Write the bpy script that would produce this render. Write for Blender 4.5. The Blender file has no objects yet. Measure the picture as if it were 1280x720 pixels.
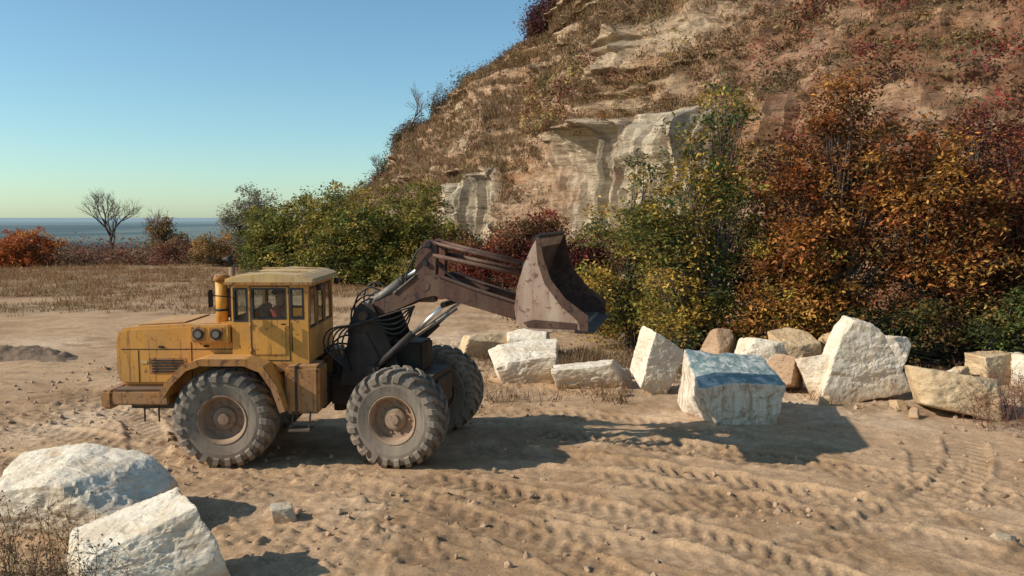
import bpy, bmesh, math, random, numpy as np
from mathutils import Vector, Matrix
rng=np.random.default_rng(7); random.seed(7)
scene=bpy.context.scene
R=math.radians

# ---------------------------------------------------------------- noise
def _h(ix,iy,iz,seed):
    n=(ix.astype(np.int64)*374761393+iy.astype(np.int64)*668265263+iz.astype(np.int64)*2147483647+seed*1274126177)&0xffffffff
    n=((n^(n>>13))*1274126177)&0xffffffff
    n=(n^(n>>16))&0xffffffff
    return (n&0xffffff)/float(0xffffff)
def vn(x,y,z=0.0,seed=0):
    x=np.asarray(x,float);y=np.asarray(y,float);z=np.asarray(z,float)+np.zeros_like(x)
    ix=np.floor(x);iy=np.floor(y);iz=np.floor(z)
    fx=x-ix;fy=y-iy;fz=z-iz
    fx=fx*fx*(3-2*fx);fy=fy*fy*(3-2*fy);fz=fz*fz*(3-2*fz)
    def c(a,b,d): return _h(ix+a,iy+b,iz+d,seed)
    x00=c(0,0,0)*(1-fx)+c(1,0,0)*fx; x10=c(0,1,0)*(1-fx)+c(1,1,0)*fx
    x01=c(0,0,1)*(1-fx)+c(1,0,1)*fx; x11=c(0,1,1)*(1-fx)+c(1,1,1)*fx
    return ((x00*(1-fy)+x10*fy)*(1-fz)+(x01*(1-fy)+x11*fy)*fz)*2-1
def fbm(x,y,z=0.0,o=4,seed=0,g=.5):
    s=0;a=1;t=0
    for i in range(o):
        s=s+a*vn(np.asarray(x)*2**i,np.asarray(y)*2**i,np.asarray(z)*2**i,seed+i*17);t+=a;a*=g
    return s/t
def sm(a,b,x):
    t=np.clip((x-a)/(b-a),0,1);return t*t*(3-2*t)

# ---------------------------------------------------------------- materials
def newmat(name):
    m=bpy.data.materials.new(name);m.use_nodes=True
    nt=m.node_tree;b=nt.nodes['Principled BSDF'];return m,nt,b
def noise(nt,scale,detail=5,rough=.6,vec=None,dist=0):
    n=nt.nodes.new('ShaderNodeTexNoise');n.inputs['Scale'].default_value=scale
    n.inputs['Detail'].default_value=detail;n.inputs['Roughness'].default_value=rough
    n.inputs['Distortion'].default_value=dist
    if vec is not None: nt.links.new(vec,n.inputs['Vector'])
    return n.outputs['Fac']
def ramp(nt,fac,stops):
    r=nt.nodes.new('ShaderNodeValToRGB');e=r.color_ramp.elements
    while len(e)<len(stops): e.new(.5)
    for i,(p,c) in enumerate(stops):
        e[i].position=p;e[i].color=(c,c,c,1) if not isinstance(c,tuple) else (*c,1)
    nt.links.new(fac,r.inputs[0]);return r.outputs[0]
def mix(nt,a,b,fac,mode='MIX'):
    m=nt.nodes.new('ShaderNodeMix');m.data_type='RGBA';m.blend_type=mode
    for s,i in ((fac,0),(a,6),(b,7)):
        if hasattr(s,'links'): nt.links.new(s,m.inputs[i])
        elif isinstance(s,tuple): m.inputs[i].default_value=(*s,1)
        else: m.inputs[i].default_value=s
    return m.outputs[2]
def bump(nt,b,h,st,dist=.02,prev=None):
    n=nt.nodes.new('ShaderNodeBump');n.inputs['Strength'].default_value=st;n.inputs['Distance'].default_value=dist
    nt.links.new(h,n.inputs['Height'])
    if prev is not None: nt.links.new(prev,n.inputs['Normal'])
    nt.links.new(n.outputs[0],b.inputs['Normal']);return n.outputs[0]
def pos(nt):
    return nt.nodes.new('ShaderNodeNewGeometry').outputs['Position']
def mapping(nt,vec,scale=(1,1,1),rot=(0,0,0)):
    m=nt.nodes.new('ShaderNodeMapping');m.inputs['Scale'].default_value=scale;m.inputs['Rotation'].default_value=rot
    nt.links.new(vec,m.inputs['Vector']);return m.outputs[0]

def mat_worn(name,base,dirt,rust,rough=.55,metal=0.0,rustlo=.56,spec=.35,dust=.45):
    m,nt,b=newmat(name);p=pos(nt)
    n1=noise(nt,2.2,6,.65,p);n2=noise(nt,9,7,.7,p,.5);n3=noise(nt,1.1,5,.6,mapping(nt,p,(3,3,.6)))
    n4=noise(nt,1.4,5,.7,mapping(nt,p,(9,9,.7)))
    c=mix(nt,base,tuple(x*.72 for x in base),ramp(nt,n1,[(.3,0.),(.7,1.)]))
    c=mix(nt,c,dirt,ramp(nt,n3,[(.42,0.),(.70,.8)]))
    c=mix(nt,c,rust,ramp(nt,n4,[(.55,0.),(.66,.75)]))
    c=mix(nt,c,rust,ramp(nt,n2,[(rustlo,0.),(rustlo+.07,1.)]))
    g=nt.nodes.new('ShaderNodeNewGeometry');sp=nt.nodes.new('ShaderNodeSeparateXYZ');nt.links.new(g.outputs['Normal'],sp.inputs[0])
    c=mix(nt,c,(.42,.30,.19),ramp(nt,sp.outputs['Z'],[(.6,0.),(.95,.7*dust)]))
    sq=nt.nodes.new('ShaderNodeSeparateXYZ');nt.links.new(g.outputs['Position'],sq.inputs[0])
    mr=nt.nodes.new('ShaderNodeMapRange');mr.inputs[1].default_value=.3;mr.inputs[2].default_value=1.9;mr.inputs[3].default_value=dust;mr.inputs[4].default_value=0
    nt.links.new(sq.outputs['Z'],mr.inputs[0]);c=mix(nt,c,(.36,.255,.165),mr.outputs[0])
    nt.links.new(c,b.inputs['Base Color'])
    nt.links.new(ramp(nt,n1,[(.3,rough-.1),(.7,min(rough+.2,1.))]),b.inputs['Roughness']);b.inputs['Metallic'].default_value=metal
    b.inputs['Specular IOR Level'].default_value=spec
    bump(nt,b,n2,.25,.01);return m
M_yel=mat_worn('yellow_paint_worn',(.70,.33,.055),(.50,.25,.085),(.17,.065,.028),.5,rustlo=.60,dust=.35)
M_roof=mat_worn('roof_paint_faded',(.70,.46,.18),(.5,.36,.2),(.25,.13,.06),.6,rustlo=.62,dust=.35)
M_yel2=mat_worn('yellow_paint_dirty',(.48,.205,.045),(.34,.18,.08),(.11,.045,.025),.65,rustlo=.54,dust=.4)
M_dark=mat_worn('dark_greasy_steel',(.022,.02,.02),(.05,.038,.03),(.06,.032,.02),.6,.2,dust=.3)
M_boom=mat_worn('boom_rust_paint',(.10,.048,.032),(.16,.10,.065),(.04,.022,.018),.6,.2,dust=.3)
M_red=mat_worn('bracket_red_rust',(.22,.07,.035),(.13,.065,.04),(.05,.025,.02),.6)
M_grey=mat_worn('grey_cylinder_paint',(.24,.22,.19),(.2,.16,.12),(.1,.07,.05),.45,.2)
M_bucket=mat_worn('bucket_steel',(.40,.26,.185),(.52,.40,.30),(.17,.085,.055),.6,.05,rustlo=.55)
M_buckin=mat_worn('bucket_inside_steel',(.085,.042,.03),(.14,.085,.055),(.045,.026,.02),.7,.1,rustlo=.5)
M_rim=mat_worn('rim_rust',(.33,.19,.11),(.32,.23,.16),(.14,.065,.04),.8)
M_rub=mat_worn('dusty_rubber',(.185,.16,.13),(.30,.25,.195),(.08,.07,.06),.9,rustlo=.58,spec=.1,dust=.28)
M_blk=mat_worn('black_rubber_hose',(.02,.02,.02),(.05,.045,.04),(.03,.03,.03),.5,dust=.1)
m,nt,b=newmat('polished_rod');b.inputs['Base Color'].default_value=(.75,.73,.7,1);b.inputs['Metallic'].default_value=.9;b.inputs['Roughness'].default_value=.25
nt.links.new(ramp(nt,noise(nt,12,4),[(.3,.2),(.7,.4)]),b.inputs['Roughness']);M_chr=m
m,nt,b=newmat('window_glass')
g=nt.nodes.new('ShaderNodeBsdfGlossy');g.inputs['Roughness'].default_value=.08
t=nt.nodes.new('ShaderNodeBsdfTransparent');t.inputs[0].default_value=(.75,.8,.78,1)
fr=nt.nodes.new('ShaderNodeFresnel');fr.inputs[0].default_value=1.45
mx=nt.nodes.new('ShaderNodeMixShader')
d=nt.nodes.new('ShaderNodeBsdfDiffuse');d.inputs[0].default_value=(.4,.36,.3,1)
mx2=nt.nodes.new('ShaderNodeMixShader')
nt.links.new(fr.outputs[0],mx.inputs[0]);nt.links.new(t.outputs[0],mx.inputs[1]);nt.links.new(g.outputs[0],mx.inputs[2])
nt.links.new(ramp(nt,noise(nt,6,5,.6,pos(nt)),[(.4,.02),(.8,.14)]),mx2.inputs[0])
nt.links.new(mx.outputs[0],mx2.inputs[1]);nt.links.new(d.outputs[0],mx2.inputs[2])
nt.links.new(mx2.outputs[0],nt.nodes['Material Output'].inputs[0]);M_glass=m
m,nt,b=newmat('lamp_lens');b.inputs['Roughness'].default_value=.2
nt.links.new(ramp(nt,noise(nt,30,3),[(.3,(.10,.09,.08)),(.7,(.22,.2,.17))]),b.inputs['Base Color']);M_lens=m
def simple(name,c1,c2,sc=8,rough=.85):
    m,nt,b=newmat(name);nt.links.new(ramp(nt,noise(nt,sc,5),[(.3,c1),(.7,c2)]),b.inputs['Base Color'])
    b.inputs['Roughness'].default_value=rough;return m
M_cloth=simple('red_jacket_cloth',(.3,.03,.03),(.4,.06,.05));M_pants=simple('dark_trousers',(.03,.03,.04),(.05,.05,.06))
M_skin=simple('skin',(.42,.24,.16),(.5,.3,.2));M_hair=simple('dark_hair',(.02,.015,.01),(.04,.03,.02))

def leafmat(name):
    m,nt,b=newmat(name)
    at=nt.nodes.new('ShaderNodeAttribute');at.attribute_name='Col'
    v=ramp(nt,noise(nt,1.7,2,.6,pos(nt)),[(.3,.8),(.7,1.2)])
    c=mix(nt,at.outputs['Color'],v,1.0,'MULTIPLY')
    nt.links.new(c,b.inputs['Base Color']);b.inputs['Roughness'].default_value=.75;b.inputs['Specular IOR Level'].default_value=.15
    tr=nt.nodes.new('ShaderNodeBsdfTranslucent');nt.links.new(c,tr.inputs[0])
    mx=nt.nodes.new('ShaderNodeMixShader');mx.inputs[0].default_value=.3
    nt.links.new(b.outputs[0],mx.inputs[1]);nt.links.new(tr.outputs[0],mx.inputs[2])
    nt.links.new(mx.outputs[0],nt.nodes['Material Output'].inputs[0]);return m
M_leaf=leafmat('autumn_leaves')
M_bark=simple('bark',(.06,.045,.032),(.15,.115,.085),6)

def rockmat(name,c1,c2,c3,crack=.1):
    m,nt,b=newmat(name)
    tc=nt.nodes.new('ShaderNodeTexCoord').outputs['Object']
    n1=noise(nt,1.6,7,.65,tc,.6);n2=noise(nt,5,9,.72,tc);n3=noise(nt,3,6,.65,mapping(nt,tc,(.6,.6,4),(.3,.2,0)),.6);n4=noise(nt,11,6,.7,tc)
    c=mix(nt,c1,c2,ramp(nt,n1,[(.44,0.),(.64,1.)]))
    c=mix(nt,c,c3,ramp(nt,n3,[(.53,0.),(.72,.85)]))
    c=mix(nt,c,(crack,crack*.75,crack*.55),ramp(nt,n2,[(.31,.9),(.40,0.)]))
    c=mix(nt,c,ramp(nt,n4,[(.3,.82),(.6,1.08)]),1.,'MULTIPLY')
    g=nt.nodes.new('ShaderNodeNewGeometry');sp=nt.nodes.new('ShaderNodeSeparateXYZ');nt.links.new(g.outputs['Position'],sp.inputs[0])
    mr=nt.nodes.new('ShaderNodeMapRange');mr.inputs[1].default_value=0;mr.inputs[2].default_value=.4;mr.inputs[3].default_value=.8;mr.inputs[4].default_value=0
    nt.links.new(sp.outputs['Z'],mr.inputs[0])
    c=mix(nt,c,(.44,.30,.17),mr.outputs[0])
    nt.links.new(c,b.inputs['Base Color']);b.inputs['Roughness'].default_value=.9;b.inputs['Specular IOR Level'].default_value=.15
    p=bump(nt,b,n2,.7,.05);bump(nt,b,noise(nt,25,5,.7,tc),.5,.012,p);return m
M_rw=rockmat('limestone_white',(.76,.655,.50),(.62,.49,.34),(.50,.34,.20),.24)
M_ro=rockmat('limestone_ochre',(.60,.44,.26),(.47,.30,.155),(.32,.20,.11),.13)
M_rb=rockmat('limestone_brown',(.46,.30,.18),(.36,.215,.12),(.24,.145,.09),.1)
m,nt,b=newmat('limestone_block_sawn')
tc=nt.nodes.new('ShaderNodeTexCoord').outputs['Object']
g=nt.nodes.new('ShaderNodeNewGeometry');sp=nt.nodes.new('ShaderNodeSeparateXYZ');nt.links.new(g.outputs['Normal'],sp.inputs[0])
n2=noise(nt,4,9,.68,tc,.3);n3=noise(nt,2.2,6,.7,mapping(nt,tc,(3.2,3.2,.7)),.8)
side=mix(nt,(.72,.61,.47),(.40,.27,.165),ramp(nt,n3,[(.46,0.),(.64,1.)]))
side=mix(nt,side,(.2,.14,.09),ramp(nt,n2,[(.34,.8),(.43,0.)]))
top=mix(nt,(.17,.235,.225),(.56,.54,.47),ramp(nt,n2,[(.46,0.),(.62,1.)]))
c=mix(nt,side,top,ramp(nt,sp.outputs['Z'],[(.55,0.),(.75,1.)]))
nt.links.new(c,b.inputs['Base Color']);b.inputs['Roughness'].default_value=.85
bump(nt,b,n2,.8,.05);M_block=m

# ---------------------------------------------------------------- mesh helpers
def quads(name,V,F,mats,C=None,MI=None,smooth=False,parent=None):
    me=bpy.data.meshes.new(name);V=np.ascontiguousarray(V,dtype=np.float32);F=np.ascontiguousarray(F,dtype=np.int32)
    me.vertices.add(len(V));me.vertices.foreach_set('co',V.ravel())
    me.loops.add(F.size);me.loops.foreach_set('vertex_index',F.ravel())
    me.polygons.add(len(F));me.polygons.foreach_set('loop_start',np.arange(0,F.size,4,dtype=np.int32))
    for mm in mats: me.materials.append(mm)
    if MI is not None: me.polygons.foreach_set('material_index',np.ascontiguousarray(MI,dtype=np.int32))
    me.update(calc_edges=True)
    me.polygons.foreach_set('use_smooth',np.full(len(F),smooth,dtype=bool))
    if C is not None:
        a=me.color_attributes.new('Col','FLOAT_COLOR','POINT')
        C4=np.ones((len(V),4),np.float32);C4[:,:3]=C;a.data.foreach_set('color',C4.ravel())
    me.validate();me.update()
    o=bpy.data.objects.new(name,me);scene.collection.objects.link(o)
    if parent: o.parent=parent
    return o
def gridfaces(ni,nj):
    i,j=np.meshgrid(np.arange(ni-1),np.arange(nj-1),indexing='ij')
    a=(i*nj+j).ravel();return np.stack([a,a+nj,a+nj+1,a+1],1)
class Acc:
    def __init__(s): s.V=[];s.F=[];s.C=[];s.MI=[];s.n=0
    def add(s,V,F,C,mi):
        s.V.append(V);s.F.append(F+s.n);s.C.append(C);s.MI.append(np.full(len(F),mi));s.n+=len(V)
    def make(s,name,mats,smooth=False,parent=None):
        return quads(name,np.concatenate(s.V),np.concatenate(s.F),mats,np.concatenate(s.C),np.concatenate(s.MI),smooth,parent)
def leaves(acc,P,size,col,up=.5,asp=.45,out=None):
    n=len(P)
    nrm=rng.normal(size=(n,3));nrm[:,2]=np.abs(nrm[:,2])+up
    if out is not None: nrm+=out*1.0
    nrm/=np.linalg.norm(nrm,axis=1,keepdims=True)
    a=np.cross(nrm,rng.normal(size=(n,3)));a/=np.linalg.norm(a,axis=1,keepdims=True)
    b_=np.cross(nrm,a);s=np.asarray(size)*np.ones(n);s=(s*rng.uniform(.6,1.3,n))[:,None]
    V=np.stack([P-a*s*.5,P+b_*s*asp*.5+a*s*.05,P+a*s*.5,P-b_*s*asp*.5+a*s*.05],1).reshape(-1,3)
    F=np.arange(4*n).reshape(-1,4);acc.add(V,F,np.repeat(col,4,0),0)
def blades(acc,P,h,w,col,lean=.35):
    n=len(P);d=rng.normal(size=(n,3))*lean;d[:,2]=1;d/=np.linalg.norm(d,axis=1,keepdims=True)
    s=np.cross(d,rng.normal(size=(n,3)));s/=np.linalg.norm(s,axis=1,keepdims=True)
    hh=(h*rng.uniform(.5,1.2,n))[:,None];ww=np.asarray(w)*np.ones((n,1))
    V=np.stack([P-s*ww*.5,P+s*ww*.5,P+d*hh+s*ww*.15,P+d*hh-s*ww*.15],1).reshape(-1,3)
    acc.add(V,np.arange(4*n).reshape(-1,4),np.repeat(col,4,0),0)
def tube(acc,pts,rad,k=6,mi=1,col=(.1,.1,.1)):
    pts=np.asarray(pts,float);n=len(pts);T=np.gradient(pts,axis=0);T/=np.linalg.norm(T,axis=1,keepdims=True)+1e-9
    ref=np.array([.3,.9,.1]);A=np.cross(T,ref);A/=np.linalg.norm(A,axis=1,keepdims=True)+1e-9;B=np.cross(T,A)
    an=np.arange(k)/k*2*np.pi
    V=pts[:,None]+np.asarray(rad)[:,None,None]*(np.cos(an)[None,:,None]*A[:,None]+np.sin(an)[None,:,None]*B[:,None])
    F=[]
    for i in range(n-1):
        for j in range(k): F.append((i*k+j,i*k+(j+1)%k,(i+1)*k+(j+1)%k,(i+1)*k+j))
    acc.add(V.reshape(-1,3),np.array(F),np.tile(col,(n*k,1)),mi)
def palcol(pal,idx,jit=.12):
    pal=np.array(pal,float);c=pal[idx%len(pal)]*(1+rng.normal(0,jit,(len(idx),1)));c*=1+rng.normal(0,jit*.4,(len(idx),3));return np.clip(c,.004,1)
def tree(name,base,lobes,pal,nclump,lpc,leaf,cr,trunk_r=.12,stems=2,palw=None,branchfrac=.8,asp=.45):
    acc=Acc();base=np.array(base,float);L=np.array(lobes,float)
    vol=L[:,3]*L[:,4]*L[:,5];pr=vol/vol.sum()
    stempaths=[]
    for k,l in enumerate(L):
        st=base+np.array([rng.normal(0,.25),rng.normal(0,.25),-.1]);en=base+l[:3]+np.array([0,0,l[5]*.45])
        t=np.linspace(0,1,9)[:,None];p=st+(en-st)*t;
        p[:,:2]+= (np.sin(t*np.pi)*rng.normal(0,.18,(1,2))*np.linalg.norm(en-st)*.3)
        p[:,:2]=st[:2]+(p[:,:2]-st[:2])*(t**1.3)
        p+=rng.normal(0,.04,p.shape);p[0]=st
        tube(acc,p,np.linspace(trunk_r*rng.uniform(.7,1.1),trunk_r*.12,9),7);stempaths.append(p)
    li=rng.choice(len(L),nclump,p=pr)
    d=rng.normal(size=(nclump,3));d/=np.linalg.norm(d,axis=1,keepdims=True)
    r=rng.uniform(0,1,nclump)**(1/2.6)*rng.uniform(.8,1.25,nclump)
    cc=base+L[li,:3]+d*r[:,None]*L[li,3:6]
    cc[:,2]=np.maximum(cc[:,2],base[2]+.25)
    ci=rng.choice(len(pal),nclump,p=palw)
    f=fbm(cc[:,0]*.5,cc[:,1]*.5,cc[:,2]*.6,2,seed=int(abs(base[0]*13))+3)
    ci=np.where(rng.random(nclump)<.55,np.clip(((f+.6)/1.2*len(pal)).astype(int),0,len(pal)-1),ci)
    for i in range(nclump):
        if rng.random()<branchfrac:
            sp=stempaths[li[i]];q=sp[int(np.clip(rng.normal(5,1.6),2,8))]
            if q[2]>cc[i,2]+.3: q=sp[3]
            m_=(q+cc[i])/2+np.array([rng.normal(0,.1),rng.normal(0,.1),-.1*np.linalg.norm(cc[i]-q)*.5])
            tube(acc,[q,m_,cc[i]],[trunk_r*.28,trunk_r*.17,trunk_r*.05],4)
    per=rng.poisson(lpc,nclump)+3;idx=np.repeat(np.arange(nclump),per);n=len(idx)
    crr=cr*rng.uniform(.55,1.35,nclump)
    off=rng.normal(0,1,(n,3));on=np.linalg.norm(off,axis=1,keepdims=True)
    off=off/on*np.minimum(on,2.3)*.6*crr[idx][:,None];off[:,2]*=.6
    off[:,2]-=.25*(off[:,0]**2+off[:,1]**2)/ (crr[idx]+.01)
    pj=np.array(pal,float)[ci];cj=pj*(1+rng.normal(0,.2,(nclump,1)))
    col=np.clip(cj[idx]*(1+rng.normal(0,.16,(n,1)))*(1+rng.normal(0,.06,(n,3))),.004,1)
    leaves(acc,cc[idx]+off,leaf,col,up=.6,asp=asp)
    return acc.make(name,[M_leaf,M_bark])

# ---------------------------------------------------------------- ground
def base_z(x,y):
    start=90+np.maximum(0,x+70)*1.2;start=np.minimum(start,260)
    z=-35*sm(0,1,(y-start)/170)
    near=1-sm(40,90,np.hypot(x,y-15))
    z=z+fbm(x*.12,y*.12,0,3,seed=3)*.22*sm(8,30,np.hypot(x,y-13))+fbm(x*.03,y*.03,0,2,seed=4)*.6*sm(30,120,np.hypot(x,y))
    z=z+fbm(x*.5,y*.5,0,3,seed=5)*.07*(.4+.6*near)
    return z
def grow(start,step,limit,fac=1.13):
    o=[];x=start;s=step
    while x<limit: s*=fac;x+=s;o.append(x)
    return np.array(o)
xf=np.arange(-10.5,13.5,.045)
xs=np.concatenate([-grow(10.5,.05,16000,1.09)[::-1],xf,grow(13.45,.05,16000,1.1)])
yf=np.concatenate([np.arange(7.2,18.5,.04),np.arange(18.5,30,.09)])
ys=np.concatenate([7.2-grow(0,.06,400)[::-1],yf,grow(29.95,.09,18000,1.075)])
GX,GY=np.meshgrid(xs,ys,indexing='ij')
GZ=base_z(GX,GY)
local=(GX>-16)&(GX<17)&(GY>5)&(GY<36)
x=GX[local];y=GY[local]
rough_m=sm(-.1,.35,fbm(x*.35,y*.35,0,3,seed=21))
left_r=sm(-3,-7,x)*sm(19,14,y)
rough_m=np.clip(rough_m*(1-.6*sm(-2,1,x)*sm(18,16,y))+left_r*.55,0,1)
dz=fbm(x*1.6,y*1.6,0,3,seed=8)*.04+fbm(x*7,y*7,0,3,seed=9)*.010
dz+=np.abs(fbm(x*4,y*4,0,3,seed=10))*.055*rough_m+np.clip(fbm(x*9,y*9,0,2,seed=11)-.25,0,1)*.15*rough_m
trackmask=np.zeros_like(x)
lumps=fbm(x*6,y*6,0,3,seed=12)
def bez(p,n=220):
    p=np.array(p,float);t=np.linspace(0,1,n)[:,None]
    return (1-t)**3*p[0]+3*t*(1-t)**2*p[1]+3*t*t*(1-t)*p[2]+t**3*p[3]
def track(ctrl,depth=.045,lug=.035,w=.33,period=.24,fadeseed=31,strong=1.0):
    c=bez(ctrl);seg=np.linalg.norm(np.diff(c,axis=0),axis=1);S=np.concatenate([[0],np.cumsum(seg)])
    T=np.gradient(c,axis=0);T/=np.linalg.norm(T,axis=1,keepdims=True)
    bb=(x>c[:,0].min()-.7)&(x<c[:,0].max()+.7)&(y>c[:,1].min()-.7)&(y<c[:,1].max()+.7)
    ids=np.nonzero(bb)[0]
    for k in range(0,len(ids),30000):
        ii=ids[k:k+30000];dx=x[ii][:,None]-c[None,:,0];dy=y[ii][:,None]-c[None,:,1]
        j=np.argmin(dx*dx+dy*dy,1);r=np.arange(len(ii));lx=dx[r,j];ly=dy[r,j]
        lat=lx*-T[j,1]+ly*T[j,0];al=S[j]+lx*T[j,0]+ly*T[j,1]
        lat=lat+fbm(x[ii]*1.1,y[ii]*1.1,0,2,seed=fadeseed+3)*.04
        endf=sm(0,.6,al)*sm(0,.6,S[-1]-al)
        a=np.abs(lat);fade=(.75+1.2*fbm(x[ii]*.6,y[ii]*.6,0,3,seed=fadeseed)).clip(.1,1.1)*strong
        inside=1-sm(w-.04,w+.05,a)
        berm=np.exp(-((a-w-.07)/.06)**2)*.04*(.6+lumps[ii]*1.2)
        ph=al/period+a*1.7+np.where(lat>0,.5,0)+lumps[ii]*.10
        lugv=sm(-.2,.25,np.sin(ph*2*np.pi))*sm(w+.01,w-.05,a)*sm(.0,.035,a)
        h=(-depth*inside*(.5+.5*fade)+berm*(.4+.6*fade)+lugv*lug*inside*fade)*endf
        flat=inside*endf*fade.clip(0,1)
        dz[ii]=dz[ii]*(1-.7*flat)+h
        trackmask[ii]=np.maximum(trackmask[ii]*(1-.5*flat),flat*(1-lugv*.9))
TR=[([(-1.2,17.5),(1.5,17.2),(3.5,16.6),(6.5,14.0)],.6),([(3.0,9.6),(5.6,10.8),(7.2,12.6),(7.6,14.6)],.6),([(1.5,11.6),(4.5,11.2),(8,11.8),(11.5,13.4)],.6),
([(-.2,10.9),(2.2,9.9),(3.5,9),(6.,7.4)],.8),([(-1.6,9.9),(.4,9.4),(2.5,8.6),(4,7.2)],.7),([(-3.4,12.7),(-.6,11.6),(1.0,10.0),(2.0,7.6)],.7),
([(-.6,13.5),(2.6,12.9),(5.2,11.0),(7.4,8.4)],.8),([(-1.8,16.6),(3.0,15.3),(6.4,13.2),(9.0,10.8)],.8),
([(-1.6,12.9),(1.2,12.0),(3.0,10.2),(4.6,8.2)],1.),([(-1.2,14.6),(2.6,13.9),(5.6,11.8),(8.2,9.2)],1.),([(.2,15.6),(4.2,14.6),(7.2,12.2),(9.8,9.8)],1.),
([(4.6,10.6),(6.8,11.8),(8.2,13.6),(8.8,15.4)],.9),([(6.2,9.4),(8.7,11.2),(10.2,13.2),(11.2,15.2)],.9),
([(-11,16.5),(-8,15.2),(-6,14),(-4.9,13.2)],.8),([(-11,13.2),(-8.5,13.6),(-7,14.4),(-5.4,15.6)],.8),([(-12,15),(-9,14.2),(-6.5,12.6),(-4,10.4)],.8),([(-10,18.3),(-8,17),(-6.8,15.6),(-6,12.2)],.8),
([(-12,19.5),(-8,19),(-3,20),(2,19)],.8),([(-14,22),(-8,21.5),(-3,22),(2,22.4)],.8),([(-12,24),(-7,24.3),(-3,25),(0,27)],.8),([(-14,17.6),(-10,17.3),(-7,18),(-3,18.3)],.8)]
for k,(t_,st_) in enumerate(TR):
    track(t_,.05+.025*rng.random(),.042 if k<13 else .03,.29+.05*rng.random(),.25+.03*rng.random(),31+k*7,st_)
GZ[local]+=dz
C=np.zeros(GX.shape+(3,))
n1=fbm(GX*.16,GY*.22,0,4,seed=41);n2=fbm(GX*.9,GY*.9,0,4,seed=42);n3=fbm(GX*3.5,GY*3.5,0,3,seed=43)
sand=np.array([.52,.335,.19]);dry=np.array([.66,.47,.30]);red=np.array([.34,.20,.10])
C[:]=sand;C+= (dry-sand)*sm(-.1,.4,n1)[...,None];C+=(red-C)*(sm(-.02,.4,n2-.3*n1+.25*n3)*.6)[...,None]
veg=sm(30,46,GY+n1*18)*sm(2,-8,GX-GY*.02)
grass=np.array([.25,.155,.08]);C+=(grass-C)*(veg*sm(-.35,.25,n2+.25))[...,None]*.9
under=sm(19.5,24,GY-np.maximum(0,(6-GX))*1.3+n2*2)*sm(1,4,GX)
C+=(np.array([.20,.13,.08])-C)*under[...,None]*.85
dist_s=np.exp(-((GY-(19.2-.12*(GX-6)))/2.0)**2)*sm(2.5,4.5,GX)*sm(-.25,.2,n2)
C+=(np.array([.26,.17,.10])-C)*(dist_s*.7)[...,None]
tm=np.zeros_like(GX);tm[local]=trackmask;C*=(1-.28*tm)[...,None]
lum=np.zeros_like(GX);lum[local]=rough_m*sm(.0,.4,lumps);C*=(1-.2*lum)[...,None]
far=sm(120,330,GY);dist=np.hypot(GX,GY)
hazy_wood=np.array([.05,.095,.095]);haze_col=np.array([.32,.40,.42])  # far woodland tone with blue haze mixed in, then the haze colour itself
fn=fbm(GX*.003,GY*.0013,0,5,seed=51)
lw=hazy_wood[None,None]*(1+.6*fn)[...,None]+(np.array([.19,.20,.15])-hazy_wood)*(sm(.03,.25,fn)*.6)[...,None]
lw+=(haze_col-lw)*(.22*sm(800,2500,dist)+.7*sm(2500,8000,dist))[...,None]  # aerial haze painted into the ground colour, growing with distance
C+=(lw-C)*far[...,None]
m,nt,b=newmat('sandy_ground')
at=nt.nodes.new('ShaderNodeAttribute');at.attribute_name='Col';p=pos(nt)
v1=ramp(nt,noise(nt,3.5,7,.7,p),[(.3,.76),(.7,1.18)]);v2=ramp(nt,noise(nt,22,5,.7,p),[(.32,.7),(.6,1.08)])
c=mix(nt,at.outputs['Color'],v1,1.,'MULTIPLY');c=mix(nt,c,v2,1.,'MULTIPLY')
nt.links.new(c,b.inputs['Base Color']);b.inputs['Roughness'].default_value=.95;b.inputs['Specular IOR Level'].default_value=.1
bump(nt,b,noise(nt,16,8,.76,p),.65,.035)
V=np.stack([GX,GY,GZ],-1).reshape(-1,3)
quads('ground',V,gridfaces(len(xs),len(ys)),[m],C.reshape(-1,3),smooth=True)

# ---------------------------------------------------------------- hill
sec=np.array([ # toe x,y  crest x,y,z
 (44,2,62,22,27),(30,13,48,34,27),(19.5,22,36,42,27),(12.5,29,27,48,27),(7.2,38,18,60,27),(3.6,47,9.5,70,26.5),
 (.8,56,4.6,79,24.2),(-3.2,65,-3.2,95,20.8),(-9,80,-13.2,114,16.4),(-18,100,-21.5,132,10.4),(-27,118,-31,150,6.3),(-42,135,-50,170,1.0)],float)
NS,NP=900,260
si=np.linspace(0,len(sec)-1,NS);S_=np.stack([np.interp(si,np.arange(len(sec)),sec[:,k]) for k in range(5)],1)
ker=np.exp(-np.linspace(-2,2,61)**2);ker/=ker.sum()
S_=np.stack([np.convolve(np.pad(S_[:,k],30,'edge'),ker,'valid') for k in range(5)],1)
tan=np.gradient(S_[:,:2],axis=0);tan/=np.linalg.norm(tan,axis=1,keepdims=True)
outw=np.stack([tan[:,1]*-1,tan[:,0]],1)
inn=S_[:,2:4]-S_[:,:2]
outw=np.where((outw*inn).sum(1,keepdims=True)>0,-outw,outw)
p=np.linspace(-.04,1,NP)
pk=[-.04,0,.07,.30,.35,.50,.56,.72,.77,1.0]
fk=[-.03,0,.07,.085,.20,.34,.37,.60,.62,1.0]
gk=[-.15,0,.10,.36,.39,.52,.60,.78,.84,1.0]
fC=np.interp(p,pk,fk);gC=np.interp(p,pk,gk)
fS=np.where(p<0,p,p**1.12);gS=np.where(p<0,p*3,np.clip(p,0,1)**.80)
SI,PP=np.meshgrid(si,p,indexing='ij')
def gs(c,w): return np.exp(-((si-c)/w)**2)
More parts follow.
